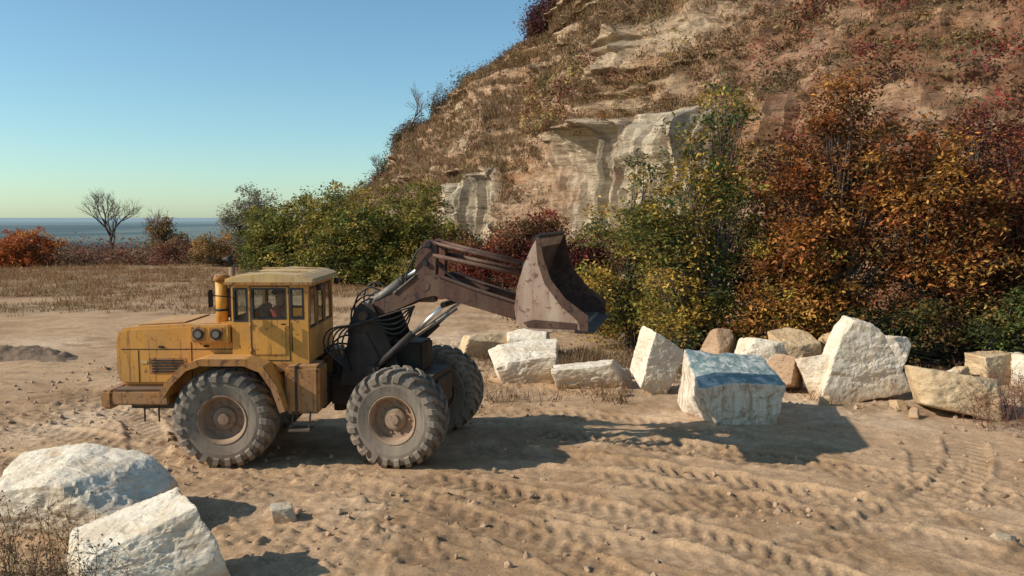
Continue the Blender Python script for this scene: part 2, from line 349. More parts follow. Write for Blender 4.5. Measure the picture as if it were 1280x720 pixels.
wc=np.clip(.28+gs(5.0,.42)+gs(6.95,.5)+gs(4.1,.35)+.45*fbm(si*2.3,si*0+1,0,3,seed=61),0,1)[:,None]
fr_=fS*(1-wc)+fC*wc;gr=gS*(1-wc)+gC*wc
X=S_[:,0:1]+inn[:,0:1]*fr_;Y=S_[:,1:2]+inn[:,1:2]*fr_;Z=S_[:,4:5]*gr
arc=np.concatenate([[0],np.cumsum(np.linalg.norm(np.diff(S_[:,:2],axis=0),axis=1))])[:,None]+0*X
amp=sm(0,.12,PP)
cl=wc*np.exp(-((PP-.19)/.12)**4)
D=fbm(arc*.07,Z*.05*(1-cl),0,3,seed=71)*3.2*amp*(1-.6*sm(.8,1,PP))+fbm(arc*.35,Z*.10*(1-cl),0,4,seed=72)*1.7*amp*(1-.5*sm(.9,1,PP))
strat=vn(Z*1.15+fbm(arc*.12,Z*.2,0,2,seed=73)*.8,arc*.03,0,seed=74)+.5*vn(Z*2.9+arc*.04,arc*.12,0,seed=75)
outcrop=sm(.03,.30,fbm(arc*.13,Z*.16,0,3,seed=76))
D+=strat*(.35+.8*outcrop)*amp*(1-.75*cl)
D+=fbm(arc*1.3,Z*1.6,0,4,seed=77)*.5*amp*(1-.5*cl)
D+=cl*(np.floor(vn(arc*.9,Z*.0+2,0,seed=78)*4)/4*1.7+np.floor(vn(arc*2.4,Z*.25,0,seed=79)*3)/3*.6)
X=X+outw[:,0:1]*D;Y=Y+outw[:,1:2]*D;Z=Z+fbm(arc*.5,PP*20,0,3,seed=80)*.35*amp
P=np.stack([X,Y,Z],-1)
back=[]
for k,(dd,hz) in enumerate([(4,1.0),(12,.97),(30,.9),(70,.6),(120,-.3)]):
    din=inn/np.linalg.norm(inn,axis=1,keepdims=True)
    q=P[:,-1].copy();q[:,:2]+=din*dd;q[:,2]=q[:,2]*hz+fbm(q[:,0]*.2,q[:,1]*.2,0,2,seed=83)*.5;back.append(q)
P=np.concatenate([P]+[q[:,None] for q in back],1);NPT=P.shape[1]
du=np.gradient(P,axis=0);dv=np.gradient(P,axis=1);nr=np.cross(du,dv);nr/=np.linalg.norm(nr,axis=2,keepdims=True)+1e-9
nz=np.abs(nr[...,2])
px,py,pz=P[...,0],P[...,1],P[...,2]
a0=fbm(px*.07,py*.07,pz*.10,3,seed=90);a1=fbm(px*.18,py*.18,pz*.25,4,seed=91);a2=fbm(px*.7,py*.7,pz*.9,4,seed=92);a3=vn(pz*2.2+a1*2,px*.05,py*.05,seed=93)
a4=fbm(arc*1.4,Z*.10,0,4,seed=94,g=.65)
tanc=np.array([.52,.33,.20]);orange=np.array([.44,.23,.115]);redc=np.array([.27,.12,.065]);brown=np.array([.19,.12,.062]);white=np.array([.72,.58,.40])
HC=np.zeros(P.shape);HC[:]=tanc
HC+=(orange-HC)*sm(-.1,.45,a1+.3*a3)[...,None]
HC+=(np.array([.60,.45,.29])-HC)*(sm(.1,.8,a3)*.55)[...,None]
SIf=np.concatenate([SI,np.repeat(si[:,None],5,1)],1);PPf=np.concatenate([PP,np.ones((NS,5))],1)
nearR=(1-sm(3.0,4.8,SIf))
HC+=(redc-HC)*(nearR*sm(-.45,.2,a2-a1*.3)*.85)[...,None]
crestveg=.30*sm(.40,.62,PPf)*sm(6.2,4.8,SIf)-.05*sm(5.5,6.5,SIf)*sm(9,8,SIf)
vegm=np.clip(sm(.40,.60,nz+a2*.16+a0*.45+crestveg-.05),0,1)
oc=np.zeros(px.shape);oc[:,:NP]=outcrop*sm(.2,.5,strat)
vegm=vegm*(1-.8*oc)
HC+=(np.array([.58,.42,.26])-HC)*(oc*.7*(1-.5*nearR))[...,None]
HC+=(brown*(1+.35*a1)[...,None]-HC)*(vegm*.85)[...,None]
clf=np.zeros(px.shape)
zone=np.clip(gs(4.95,.36)+gs(6.95,.5)+.9*gs(4.05,.3),0,1)[:,None]
clf[:,:NP]=wc*sm(.045,.075,PP)*(1-sm(.29,.33,PP))*sm(.2,.5,zone+.5*a2[:,:NP]+.35*a1[:,:NP])
up=np.zeros(px.shape);up[:,:NP]=np.exp(-((PP-.53)/.035)**2)*wc*sm(.0,.35,a1[:,:NP])+np.exp(-((PP-.75)/.02)**2)*wc*sm(.05,.35,a1[:,:NP]+.2*a2[:,:NP]);clf=np.maximum(clf,np.clip(up,0,1)*.75)
wv=(1+.18*a2+.08*a3);wv[:,:NP]*=(1-.5*sm(.02,.38,a4))
HC+=(white*wv[...,None]-HC)*(clf*.95)[...,None]
m,nt,b=newmat('hillside_soil_rock')
at=nt.nodes.new('ShaderNodeAttribute');at.attribute_name='Col';ps=pos(nt)
v1=ramp(nt,noise(nt,.9,8,.7,ps),[(.3,.62),(.7,1.25)]);v2=ramp(nt,noise(nt,1.0,7,.7,mapping(nt,ps,(.5,.5,6)),.6),[(.35,.70),(.6,1.12)])
c=mix(nt,at.outputs['Color'],v1,1.,'MULTIPLY');c=mix(nt,c,v2,1.,'MULTIPLY')
nt.links.new(c,b.inputs['Base Color']);b.inputs['Roughness'].default_value=.95;b.inputs['Specular IOR Level'].default_value=.1
bump(nt,b,noise(nt,1.8,10,.75,mapping(nt,ps,(1,1,1.8))),.9,.4)
quads('hillside',P.reshape(-1,3),gridfaces(NS,NPT),[m],HC.reshape(-1,3),smooth=False)

def hill_pick(n,f):
    i=rng.integers(0,NS,n);j=rng.integers(8,NP+2,n);k=f(i,j);return i[k],j[k]
accT=Acc()
i,j=hill_pick(56000,lambda i,j:(vegm[i,j]**1.5>rng.random(len(i)))&(clf[i,j]<.3))
c0=P[i,j]+rng.normal(0,.12,(len(i),3))*np.array([1,1,0])
pal=[(.28,.17,.085),(.22,.125,.065),(.34,.225,.12),(.18,.105,.055),(.26,.175,.07)]
cid=np.clip(((a1[i,j]+.5)*5+rng.normal(0,.9,len(i))).astype(int),0,4);idx=np.repeat(np.arange(len(i)),7)
pp=c0[idx]+rng.normal(0,.24,(len(idx),3))*np.array([1,1,.15])
col=palcol(pal,cid[idx],.15)
dd=np.linalg.norm(c0,axis=1)[idx]
blades(accT,pp,.16+.004*dd,(.02+.0006*dd)[:,None],col,.55)
accT.make('hillside_dry_grass',[M_leaf,M_bark])
accB=Acc()
def bushes(acc,C0,rad,pal,per,leaf,flat=.7):
    n=len(C0);cid=rng.integers(0,len(pal),n);idx=np.repeat(np.arange(n),per)
    off=rng.normal(size=(len(idx),3));off/=np.linalg.norm(off,axis=1,keepdims=True);o=off.copy()
    off*=(rng.random((len(idx),1))**.45)*rad[idx][:,None]*rng.uniform(.7,1.25,(len(idx),1));off[:,2]=off[:,2]*flat
    pp=C0[idx]+off+np.array([0,0,1])*rad[idx][:,None]*.35
    base=palcol(pal,cid,.2);col=base[idx]*(1+rng.normal(0,.16,(len(idx),1)))
    leaves(acc,pp,leaf*(rad[idx]*.5+.5),np.clip(col,.004,1),.4,.4,out=o)
i,j=hill_pick(20000,lambda i,j:(vegm[i,j]*sm(-.06,.2,a1[i,j]*.6+a2[i,j]*.6-a0[i,j]*.3+.12*(si[i]<5))>rng.random(len(i))*.8)&(clf[i,j]<.2)&(j>20))
r=rng.uniform(.2,1.0,len(i))**1.3*1.05;bushes(accB,P[i,j],r,[(.20,.12,.06),(.16,.095,.05),(.25,.16,.08),(.19,.13,.055),(.21,.095,.05),(.15,.105,.05)],42,.22)
def along(n,s0,s1,j0,j1,r0,r1,pal,per=110,leaf=.22,flat=1.0,cl=None):
    k=rng.uniform(s0,s1,n)/11*NS
    if cl:
        kc=rng.uniform(s0,s1,cl)/11*NS;k=kc[rng.integers(0,cl,n)]+rng.normal(0,7,n)
    k=np.clip(k.astype(int),0,NS-1);jj=rng.integers(j0,j1,n);bushes(accB,P[k,jj],rng.uniform(r0,r1,n),pal,per,leaf,flat)
along(220,5.2,10.6,NP-10,NP+1,.4,1.2,[(.13,.05,.04),(.10,.08,.04),(.085,.085,.04),(.15,.07,.04),(.15,.12,.055)],80)
along(110,5.4,6.5,NP-14,NP+1,.8,1.7,[(.12,.035,.045),(.09,.03,.035),(.14,.06,.04),(.08,.05,.035)],150,.24,1.1,8)
along(90,7.1,8.4,NP-12,NP+1,.8,1.9,[(.10,.08,.045),(.13,.055,.045),(.08,.09,.045),(.15,.10,.06)],150,.26,1.1,7)
along(120,8.6,10.4,NP-22,NP+1,.7,1.9,[(.10,.11,.055),(.14,.14,.08),(.13,.08,.05),(.17,.05,.04)],140,.28,1.1,10)
along(120,4.7,7.6,2,22,.5,1.3,[(.16,.03,.035),(.11,.025,.03),(.2,.05,.035),(.12,.08,.04)],110,.2)
along(60,4.3,6.3,int(NP*.33),int(NP*.55),.6,1.5,[(.36,.25,.06),(.2,.05,.035),(.15,.13,.05),(.28,.13,.05)],120,.2,.9,10)
along(150,1.8,3.5,int(NP*.12),int(NP*.55),.5,1.4,[(.24,.05,.035),(.17,.035,.03),(.26,.11,.05),(.12,.06,.04)],120,.2,.9,16)
along(90,2.2,4.8,int(NP*.55),int(NP*.98),.6,1.5,[(.15,.085,.045),(.11,.07,.04),(.17,.07,.045),(.12,.10,.045)],120,.22,.9,20)
accB.make('hillside_shrubs',[M_leaf,M_bark])

def bare_tree(name,base,h,r,seed,col=(.09,.065,.05),spread=.45,lv=4):
    rr=random.Random(seed);acc=Acc()
    def grow_(p,d,L,r,lev):
        pts=[p];q=p.copy();dd=d.copy()
        for s in range(4):
            dd=dd+np.array([rr.gauss(0,.12),rr.gauss(0,.12),rr.gauss(.04,.06)]);dd/=np.linalg.norm(dd);q=q+dd*L/4;pts.append(q)
        tube(acc,pts,np.linspace(r,r*.5,5),5 if lev>2 else 3,1,col)
        if lev==0:return
        for k in range(rr.choice([3,4])):
            b0=pts[rr.choice([2,3,4,4])];nd=dd+np.array([rr.gauss(0,spread),rr.gauss(0,spread),rr.gauss(.1,spread*.5)]);nd/=np.linalg.norm(nd)
            grow_(b0,nd,L*rr.uniform(.6,.82),r*.55,lev-1)
    grow_(np.array(base,float),np.array([0,0,1.]),h*.34,r,lv);return acc.make(name,[M_leaf,M_bark])
def onhill(s,j=NP-1): return P[int(s/11*NS),j]
bare_tree('bare_tree',onhill(8.05)+np.array([0,0,-.2]),7.5,.16,3)
bare_tree('bare_tree',onhill(7.6)+np.array([0,0,-.2]),4.4,.1,4)
bare_tree('bare_tree',onhill(9.0)+np.array([0,0,-.2]),5.4,.14,5)
bare_tree('bare_tree',(-38.0,76,-.1),7.6,.2,6,(.13,.10,.085),.5,5)
bare_tree('bare_tree',(-36.0,80,-.1),5.4,.14,9,(.13,.10,.085),.5,4)

# ---------------------------------------------------------------- trees & bushes
GRN=[(.19,.18,.04),(.125,.14,.035),(.27,.23,.05),(.09,.11,.028),(.34,.25,.06)]
YGR=[(.18,.165,.035),(.36,.25,.05),(.46,.29,.055),(.12,.12,.03),(.075,.12,.04),(.31,.20,.045)]
ORG=[(.36,.14,.035),(.27,.09,.028),(.44,.21,.05),(.19,.075,.03),(.19,.12,.04),(.32,.105,.033)]
RED=[(.22,.04,.035),(.14,.028,.035),(.30,.07,.04),(.11,.035,.03),(.18,.08,.035)]
DGR=[(.06,.07,.022),(.042,.053,.02),(.12,.10,.025),(.17,.095,.035)]
tree('acacia_tree',(5.6,23.4,0),[(-.4,0,2.3,1.6,1.3,1.6),(.5,.4,4.6,1.6,1.3,1.6),(.7,.6,7.2,.9,.9,1.2),(-1.4,-.3,4.0,1.0,.9,1.2),(.2,0,1.0,2.1,1.4,.8),(-.3,.5,6.3,.8,.7,.9),(1.5,.2,3.0,1.0,1,1.2)],YGR,400,60,.15,.47,.11)
tree('acacia_tree',(3.9,25.6,0),[(-.6,0,1.7,1.6,1.2,1.3),(.3,.3,3.6,1.3,1.1,1.2),(-1.2,.2,3.9,.8,.7,.7),(.3,0,5.4,.7,.7,.9)],YGR,190,60,.14,.42,.08)
tree('rust_autumn_tree',(9.5,23.4,0),[(-.4,0,3.1,2.1,1.6,1.9),(.4,.4,5.9,1.8,1.4,1.6),(1.7,0,4.2,1.6,1.4,1.6),(-1.4,.2,5.3,1.3,1.1,1.3),(0,.3,7.5,1.0,1.0,.9),(0,0,1.2,2.2,1.3,.9)],ORG,500,62,.16,.49,.13)
tree('rust_autumn_tree',(11.9,22.8,0),[(.3,0,3.0,1.7,1.4,1.4),(-.6,0,4.8,1.5,1.2,1.3),(1.2,.3,4.4,1.1,1.1,1.1),(.6,0,1.6,1.6,1.3,.9),(.2,.3,6.1,.9,.9,.9)],ORG,320,62,.16,.47,.12)
tree('rust_autumn_tree',(7.7,22.6,0),[(0,0,1.6,1.5,1.1,1.2),(.2,.2,3.3,1.3,1.1,1.2),(1.2,0,1.3,1.2,.9,.9)],[YGR[1],ORG[0],ORG[2],YGR[2],ORG[3]],230,60,.14,.43,.08)
tree('dark_understory_bush',(12.4,21.6,0),[(0,0,1.1,2.8,1.0,1.1),(2.6,0,1.5,2.2,1.1,1.5),(-2.6,.3,1.0,1.8,.9,.9)],DGR,360,60,.13,.45,.06)
tree('red_autumn_tree',(15.6,23.6,0),[(0,0,2.6,1.8,1.4,1.6),(-.8,0,5.0,1.4,1.2,1.5),(.8,0,6.6,1.4,1.1,1.4),(1.6,.3,3.8,1.5,1.2,1.5),(-1.4,.4,3.4,1.1,1.,1.2)],[RED[0],RED[2],ORG[1],(.19,.06,.045),DGR[3]],400,52,.15,.5,.11)
tree('red_autumn_tree',(14.6,26.0,0),[(0,0,4.6,1.5,1.2,1.4),(.6,0,6.8,1.2,1.1,1.2),(-.9,.3,5.8,1.0,1.,1.)],[RED[0],RED[3],ORG[3],(.19,.06,.045),RED[2]],210,48,.16,.48,.11)
tree('green_bush',(14.0,20.9,0),[(0,0,1.3,1.3,1.0,1.1),(.9,0,2.1,1.0,.9,.9)],[(.09,.11,.03),(.12,.145,.035),(.26,.18,.05)],150,60,.13,.42,.06)
tree('red_bush',(-.3,42,0),[(0,0,2.0,2.4,1.3,1.8),(1.6,1,3.2,1.8,1.3,1.6),(-2.4,1,1.8,1.8,1.2,1.5)],RED+[(.14,.12,.045),(.25,.11,.04)],290,56,.2,.55,.08)
tree('red_bush',(2.4,36,0),[(0,0,1.8,1.9,1.2,1.5),(1.5,.5,2.6,1.4,1.1,1.3)],RED+[(.18,.12,.045)],200,56,.19,.5,.08)
tree('brown_bush',(3.0,30,0),[(0,0,.9,1.7,1.0,.9),(1.4,0,1.2,1.3,1,1),(-1.6,.4,.9,1.3,1,.8)],[(.16,.09,.045),(.12,.07,.04),(.19,.14,.05),(.23,.12,.05)],190,50,.15,.45,.06)
for k,(bx,by,hh,ww) in enumerate([(-5.6,50,5.0,2.7),(-8.4,50,5.2,2.6),(-10.9,51,5.1,2.5),(-13.6,53,5.4,2.7),(-16.2,55,5.1,2.5),(-7.8,56,6.4,2.8),(-11.6,60,6.9,3.2),(-16.5,62,6.2,2.9),(-3.2,49,3.8,2.2),(-7.0,61,7.4,2.4),(-19.3,64,5.2,2.6),(-14.2,66,7.0,2.8)]):
    pl=GRN if k%3 else [GRN[0],GRN[2],GRN[4],YGR[1],GRN[1]]
    tree('green_tree',(bx,by,0),[(0,0,hh*.32,ww,ww*.7,hh*.33),(rng.normal(0,.5),0,hh*.66,ww*.68,ww*.6,hh*.3),(ww*.5,0,hh*.3,ww*.7,ww*.5,hh*.25),(rng.normal(0,1),0,hh*.9,ww*.3,ww*.3,hh*.14)],pl,190,46,.26,.58,.12)
tree('yellow_bush',(-3.0,46,0),[(0,0,1.0,1.8,1,.9),(-2.5,.5,1.0,1.6,1,.8)],[(.28,.22,.06),(.36,.26,.07),(.17,.16,.05)],130,50,.17,.45,.06)
tree('silver_willow_tree',(-22.0,68,0),[(0,0,3.0,2.2,1.6,2.2),(.4,0,5.4,1.7,1.3,1.8),(-1.6,0,4.0,1.2,1,1.4)],[(.30,.27,.18),(.37,.33,.23),(.22,.20,.13)],220,48,.22,.6,.14)
tree('yellow_bush',(-24.8,66,0),[(0,0,1.6,1.8,1.2,1.7)],[(.38,.22,.08),(.24,.17,.07),(.40,.21,.07)],100,46,.2,.5,.07)
tree('orange_bush',(-41.0,68,0),[(0,0,1.6,2.6,1.5,1.7),(-2.4,0,1.0,1.7,1.2,1.2)],[(.52,.17,.05),(.42,.12,.04),(.57,.25,.07)],190,60,.22,.5,.07)
tree('orange_bush',(-33.0,76,0),[(0,0,2.4,1.5,1.2,2.0),(1.2,0,1.4,1.4,1,1.2)],[(.36,.18,.07),(.26,.14,.06),(.34,.23,.08)],130,46,.22,.5,.09)
tree('red_bush',(-30.0,72,0),[(0,0,1.1,2.4,1.2,1.2),(2.4,0,1.0,1.7,1,1.0)],[(.26,.10,.06),(.19,.08,.05),(.28,.15,.08)],150,46,.2,.5,.06)
acc=Acc();n=520
bx=rng.uniform(-66,-17,n);by=70+rng.uniform(-3,18,n)
bushes(acc,np.stack([bx,by,0*bx+.1],1),rng.uniform(.5,1.0,n)*rng.uniform(.9,2.2,n),[(.20,.11,.07),(.17,.095,.06),(.26,.14,.09),(.16,.13,.07),(.27,.11,.055),(.21,.08,.055)],110,.24,1.0)
acc.make('distant_rim_bushes',[M_leaf,M_bark])

acc=Acc();n=30000
gx=rng.uniform(-75,0,n);gy=32+46*rng.random(n)**.9
n1g=fbm(gx*.16,gy*.22,0,4,seed=41)
kk=(sm(32,46,gy+n1g*18)*sm(-.45,.1,n1g+.25*vn(gx*.5,gy*.5,0,seed=5))>rng.random(n)*1.05)&(gx<-2);gx=gx[kk];gy=gy[kk]
cid=rng.integers(0,6,len(gx));idx=np.repeat(np.arange(len(gx)),7)
B0=np.stack([gx,gy,base_z(gx,gy)-.02],1)
blades(acc,B0[idx]+rng.normal(0,.18,(len(idx),3))*np.array([1,1,0]),.20+.22*(cid[idx]==0),.04,palcol([(.32,.18,.085),(.38,.25,.13),(.26,.14,.07),(.31,.20,.10),(.23,.13,.065),(.40,.27,.15)],cid[idx],.14),.4)
n=2600;gx=rng.uniform(-1,17,n);gy=rng.uniform(18.0,25,n);kk=((gy>20.4+np.maximum(0,4-gx)*.7)|(rng.random(n)<.18))&(fbm(gx*.6,gy*.6,0,2,seed=19)>-.2);gx=gx[kk];gy=gy[kk]
cid=rng.integers(0,4,len(gx));idx=np.repeat(np.arange(len(gx)),14);B0=np.stack([gx,gy,base_z(gx,gy)-.02],1)
blades(acc,B0[idx]+rng.normal(0,.12,(len(idx),3))*np.array([1,1,0]),.36,.018,palcol([(.24,.15,.08),(.16,.10,.055),(.32,.21,.11),(.12,.075,.045)],cid[idx],.14),.5)
acc.make('dry_grass',[M_leaf,M_bark])
acc=Acc();n=70
gx=np.concatenate([rng.uniform(-6.6,-5.0,n),rng.uniform(-5.3,-4.2,22),rng.uniform(9.4,11.2,40),rng.uniform(10.3,11.6,50)])
gy=np.concatenate([rng.uniform(8.1,9.6,n),rng.uniform(8.1,8.5,22),rng.uniform(15.6,16.6,40),rng.uniform(16.5,18.5,50)])
for xx,yy in zip(gx,gy):
    h=rng.uniform(.35,1.0);d=rng.normal(0,.18,2);z0=float(base_z(np.array(xx),np.array(yy)))-.02
    t=np.linspace(0,1,5);pts=np.stack([xx+d[0]*t**1.5,yy+d[1]*t**1.5,z0+h*t],1);cc=(.17*rng.uniform(.6,1.3),.11,.06) if xx<0 else (.2,.09,.06)
    tube(acc,pts,np.linspace(.006,.002,5),3,0,cc)
    for q in range(8):
        s=pts[rng.integers(1,5)];e=s+np.array([rng.normal(0,.1),rng.normal(0,.1),rng.uniform(.05,.18)]);tube(acc,[s,(s+e)/2,e],[.003,.0025,.001],3,0,cc)
        leaves(acc,np.array([e,e+rng.normal(0,.015,3),(s+e)/2]),.04,np.array([cc]*3),.1,.5)
acc.make('dry_weeds',[M_leaf,M_bark])

# ---------------------------------------------------------------- rocks
_ico={}
def ico(l):
    if l not in _ico:
        bm=bmesh.new();bmesh.ops.create_icosphere(bm,subdivisions=l,radius=1);me=bpy.data.meshes.new('t');bm.to_mesh(me);bm.free()
        V=np.array([v.co[:] for v in me.vertices]);F=[tuple(p.vertices) for p in me.polygons];_ico[l]=(V/np.linalg.norm(V,axis=1,keepdims=True),F);bpy.data.meshes.remove(me)
    return _ico[l]
def rock(name,loc,size,rotz=0,tilt=(0,0),seed=0,mat=None,cuts=6,planes=None,lvl=6,sink=.06,box=.16,amp=.016,k=90):
    rs=np.random.default_rng(seed);V,F=ico(lvl)
    nn=[];dd=[]
    for ax in range(3):
        for sg in (1,-1):
            v=rs.normal(0,box,3);v[ax]=sg;nn.append(v/np.linalg.norm(v));dd.append(rs.uniform(.50,.62))
    for kk in range(cuts):
        v=rs.normal(size=3);v[2]=abs(v[2])*.8;v/=np.linalg.norm(v);nn.append(v);dd.append(rs.uniform(.60,.78))
    if planes:
        for v,d_ in planes:
            v=np.array(v,float);nn.append(v/np.linalg.norm(v));dd.append(d_)
    nn=np.array(nn);dd=np.array(dd)
    o=seed*3.1
    wob=fbm(V[:,0]*2.2+o,V[:,1]*2.2,V[:,2]*2.2,3,seed=seed+3)*.05
    dot=V@nn.T;r=np.where(dot>1e-3,dd/np.maximum(dot,1e-3),9.);r=np.minimum(r,9)
    r=r*(1+wob[:,None]*np.cos(np.arange(len(nn)))[None])
    rad=-np.log(np.exp(-k*r).sum(1))/k
    Q=V*rad[:,None];Q=Q/ (Q.max(0)-Q.min(0))*np.array(size)
    a=Q/np.mean(size)
    nv=fbm(a[:,0]*2.4+o,a[:,1]*2.4,a[:,2]*2.4,5,seed=seed,g=.55)
    led=np.floor(vn(a[:,2]*5+nv*1.5+o,a[:,0]*1.5,a[:,1]*1.5,seed=seed+5)*3)/3
    chip=np.clip(fbm(a[:,0]*5+o,a[:,1]*5,a[:,2]*5,3,seed=seed+7)-.2,0,1)
    Q=Q+V*(nv*amp*1.8+led*amp*1.2-chip*amp*5+fbm(a[:,0]*14,a[:,1]*14,a[:,2]*14,4,seed=seed+9,g=.6)*amp*.9)[:,None]*np.mean(size)
    Rm=np.array((Matrix.Rotation(R(rotz),3,'Z')@Matrix.Rotation(R(tilt[0]),3,'X')@Matrix.Rotation(R(tilt[1]),3,'Y')))
    Q=Q@Rm.T;z0=np.percentile(Q[:,2],1)
    me=bpy.data.meshes.new(name);me.from_pydata((Q-np.array([0,0,z0])).tolist(),[],F);me.materials.append(mat or M_rw)
    o_=bpy.data.objects.new(name,me);o_.location=(loc[0],loc[1],float(base_z(np.array(loc[0]),np.array(loc[1])))-sink);scene.collection.objects.link(o_)
    return o_
rock('limestone_block',(4.62,16.9,0),(1.95,1.75,1.32),8,(13,3),2,M_block,0,[((-.9,-.35,-.35),.57),((-.3,-.2,1),.60)],box=.10,amp=.014,sink=.2)
B='limestone_boulder'
rock(B,(3.55,19.3,0),(1.35,1.0,1.4),15,(0,28),3,M_rw,3)
rock(B,(1.95,19.9,0),(2.15,1.1,.80),-6,(6,0),4,M_rw,3)
rock(B,(.35,20.9,0),(1.9,1.4,.9),12,(8,-8),5,M_rw,3)
rock(B,(-.9,24.6,0),(1.7,1.2,.8),10,(0,0),6,M_ro,3,lvl=5)
rock(B,(.55,24.4,0),(1.4,1.1,1.05),-10,(0,-8),7,M_rw,3,lvl=5)
rock(B,(5.7,21.9,0),(.95,.9,1.25),30,(0,18),8,M_rb,4,lvl=5)
rock(B,(6.5,20.9,0),(1.3,1.0,1.2),-12,(0,14),9,M_rw,4,lvl=5)
rock(B,(7.55,21.0,0),(1.15,1.0,1.5),20,(0,-12),10,M_ro,4)
rock(B,(6.75,19.6,0),(.95,.9,1.0),45,(0,8),11,M_rb,4,lvl=5)
rock(B,(7.45,19.1,0),(1.1,.9,1.05),-25,(0,-20),12,M_rw,4)
rock(B,(8.3,18.8,0),(2.2,1.3,2.25),6,(0,4),63,M_rw,1,planes=[((.8,-.1,.6),.42),((-.75,.1,.55),.60)],sink=.1)
rock(B,(9.5,20.2,0),(1.2,1.0,1.5),-18,(0,6),14,M_rw,4,lvl=5)
rock(B,(8.9,21.2,0),(1.0,1.0,1.6),28,(0,-10),24,M_ro,4,lvl=5)
rock(B,(9.75,17.2,0),(2.15,1.5,1.15),-8,(0,6),15,M_ro,7,sink=.12,k=30)
rock(B,(12.3,20.3,0),(1.2,.9,1.0),18,(0,-8),16,M_ro,5,lvl=5)
rock(B,(13.1,20.0,0),(.9,.9,.9),-20,(0,8),17,M_rw,5,lvl=5)
rock(B,(-6.1,10.9,0),(2.75,1.6,1.2),-8,(4,6),66,M_rw,2,planes=[((-.6,-.1,.8),.46),((.7,-.2,.6),.56)],sink=.12)
rock(B,(-4.25,9.0,0),(1.85,1.25,1.05),20,(0,-14),19,M_rw,4,sink=.12)
rock('limestone_stone',(-3.25,11.05,0),(.40,.32,.28),10,(0,0),20,M_rw,4,lvl=4,sink=.03)
rock('limestone_stone',(6.55,10.35,0),(.34,.22,.13),10,(0,0),21,M_rw,4,lvl=4,sink=.03)
for k,(a_,b_,s_) in enumerate([(5.3,20.6,.55),(2.9,20.9,.5),(8.7,17.7,.4),(-1.6,22.2,.5),(10.6,19.3,.7),(11.3,20.0,.6),(8.6,16.8,.3),(5.0,19.2,.5),(6.0,18.6,.35),(2.6,18.8,.28),(10.9,18.2,.45),(7.1,17.9,.3),(-6.7,14.0,.22),(-7.6,12.6,.2)]):
    rock('limestone_stone',(a_,b_,0),(s_,s_*.8,s_*.7),k*40,(0,k*7),30+k,[M_rb,M_rw,M_ro][k%3],5,lvl=4)
M_clod=simple('dirt_clod',(.32,.20,.115),(.55,.39,.25),3,.95)
V0,F0=ico(1)
n=9000;gx=rng.uniform(-13,14,n);gy=7.5+16*rng.random(n)**1.2
dn=fbm(gx*.5,gy*.5,0,3,seed=77)+.35*sm(-3,-7,gx);kk=dn+.3>rng.random(n)*.9;gx=gx[kk];gy=gy[kk];n=len(gx)
s=.010+.055*rng.random(n)**5
ixx=np.clip(np.searchsorted(xs,gx),0,len(xs)-1);iyy=np.clip(np.searchsorted(ys,gy),0,len(ys)-1);gz=GZ[ixx,iyy]
VV=V0[None]*(s[:,None,None]*rng.uniform(.6,1.3,(n,len(V0),1)))*rng.uniform(.6,1.3,(n,1,3));VV+=np.stack([gx,gy,gz+s*.3],1)[:,None]
FF=(np.array(F0)[None]+np.arange(n)[:,None,None]*len(V0)).reshape(-1,3)
me=bpy.data.meshes.new('loose_gravel');me.from_pydata(VV.reshape(-1,3).tolist(),[],FF.tolist());me.materials.append(M_clod)
o=bpy.data.objects.new('loose_gravel',me);scene.collection.objects.link(o)
m,nt,b=newmat('shaded_soil');pp_=pos(nt);nt.links.new(ramp(nt,noise(nt,4,8,.7,pp_),[(.3,(.10,.062,.038)),(.7,(.30,.19,.11))]),b.inputs['Base Color']);b.inputs['Roughness'].default_value=.95  # soil colour darkened to carry the shadow lying along the mound
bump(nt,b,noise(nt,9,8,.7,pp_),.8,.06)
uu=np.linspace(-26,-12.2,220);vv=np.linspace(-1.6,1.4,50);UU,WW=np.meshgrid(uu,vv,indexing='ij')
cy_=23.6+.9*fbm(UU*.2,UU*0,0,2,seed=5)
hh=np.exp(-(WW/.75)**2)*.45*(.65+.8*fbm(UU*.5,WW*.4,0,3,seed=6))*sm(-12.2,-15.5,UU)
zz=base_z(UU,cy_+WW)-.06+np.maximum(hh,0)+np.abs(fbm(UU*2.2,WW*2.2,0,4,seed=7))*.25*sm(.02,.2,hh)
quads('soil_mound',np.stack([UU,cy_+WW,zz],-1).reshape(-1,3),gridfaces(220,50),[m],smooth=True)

# ---------------------------------------------------------------- wheel loader
OX,OY=-4.95,14.80
root=bpy.data.objects.new('wheel_loader',None);scene.collection.objects.link(root);root.location=(OX,OY,0)
MF=Matrix.Identity(4)
ang=-13;aa=R(ang)
n_=Vector((-math.sin(aa),math.cos(aa),0));near=Vector((-1.98,13.64,0));Cc=near+n_*1.15
MRr=Matrix.Translation(Cc-Vector((OX,OY,0)))@Matrix.Rotation(aa,4,'Z')
def fin(bm,name,mat,M,bev=0,smooth=False,seg=2,parent=None):
    if bev: bmesh.ops.bevel(bm,geom=[e for e in bm.edges],offset=bev,segments=seg,affect='EDGES',clamp_overlap=True)
    bmesh.ops.recalc_face_normals(bm,faces=bm.faces[:])
    bm.transform(M);me=bpy.data.meshes.new(name);bm.to_mesh(me);bm.free();me.materials.append(mat)
    if smooth:
        for f in me.polygons:f.use_smooth=True
    o=bpy.data.objects.new(name,me);scene.collection.objects.link(o);o.parent=parent or root;return o
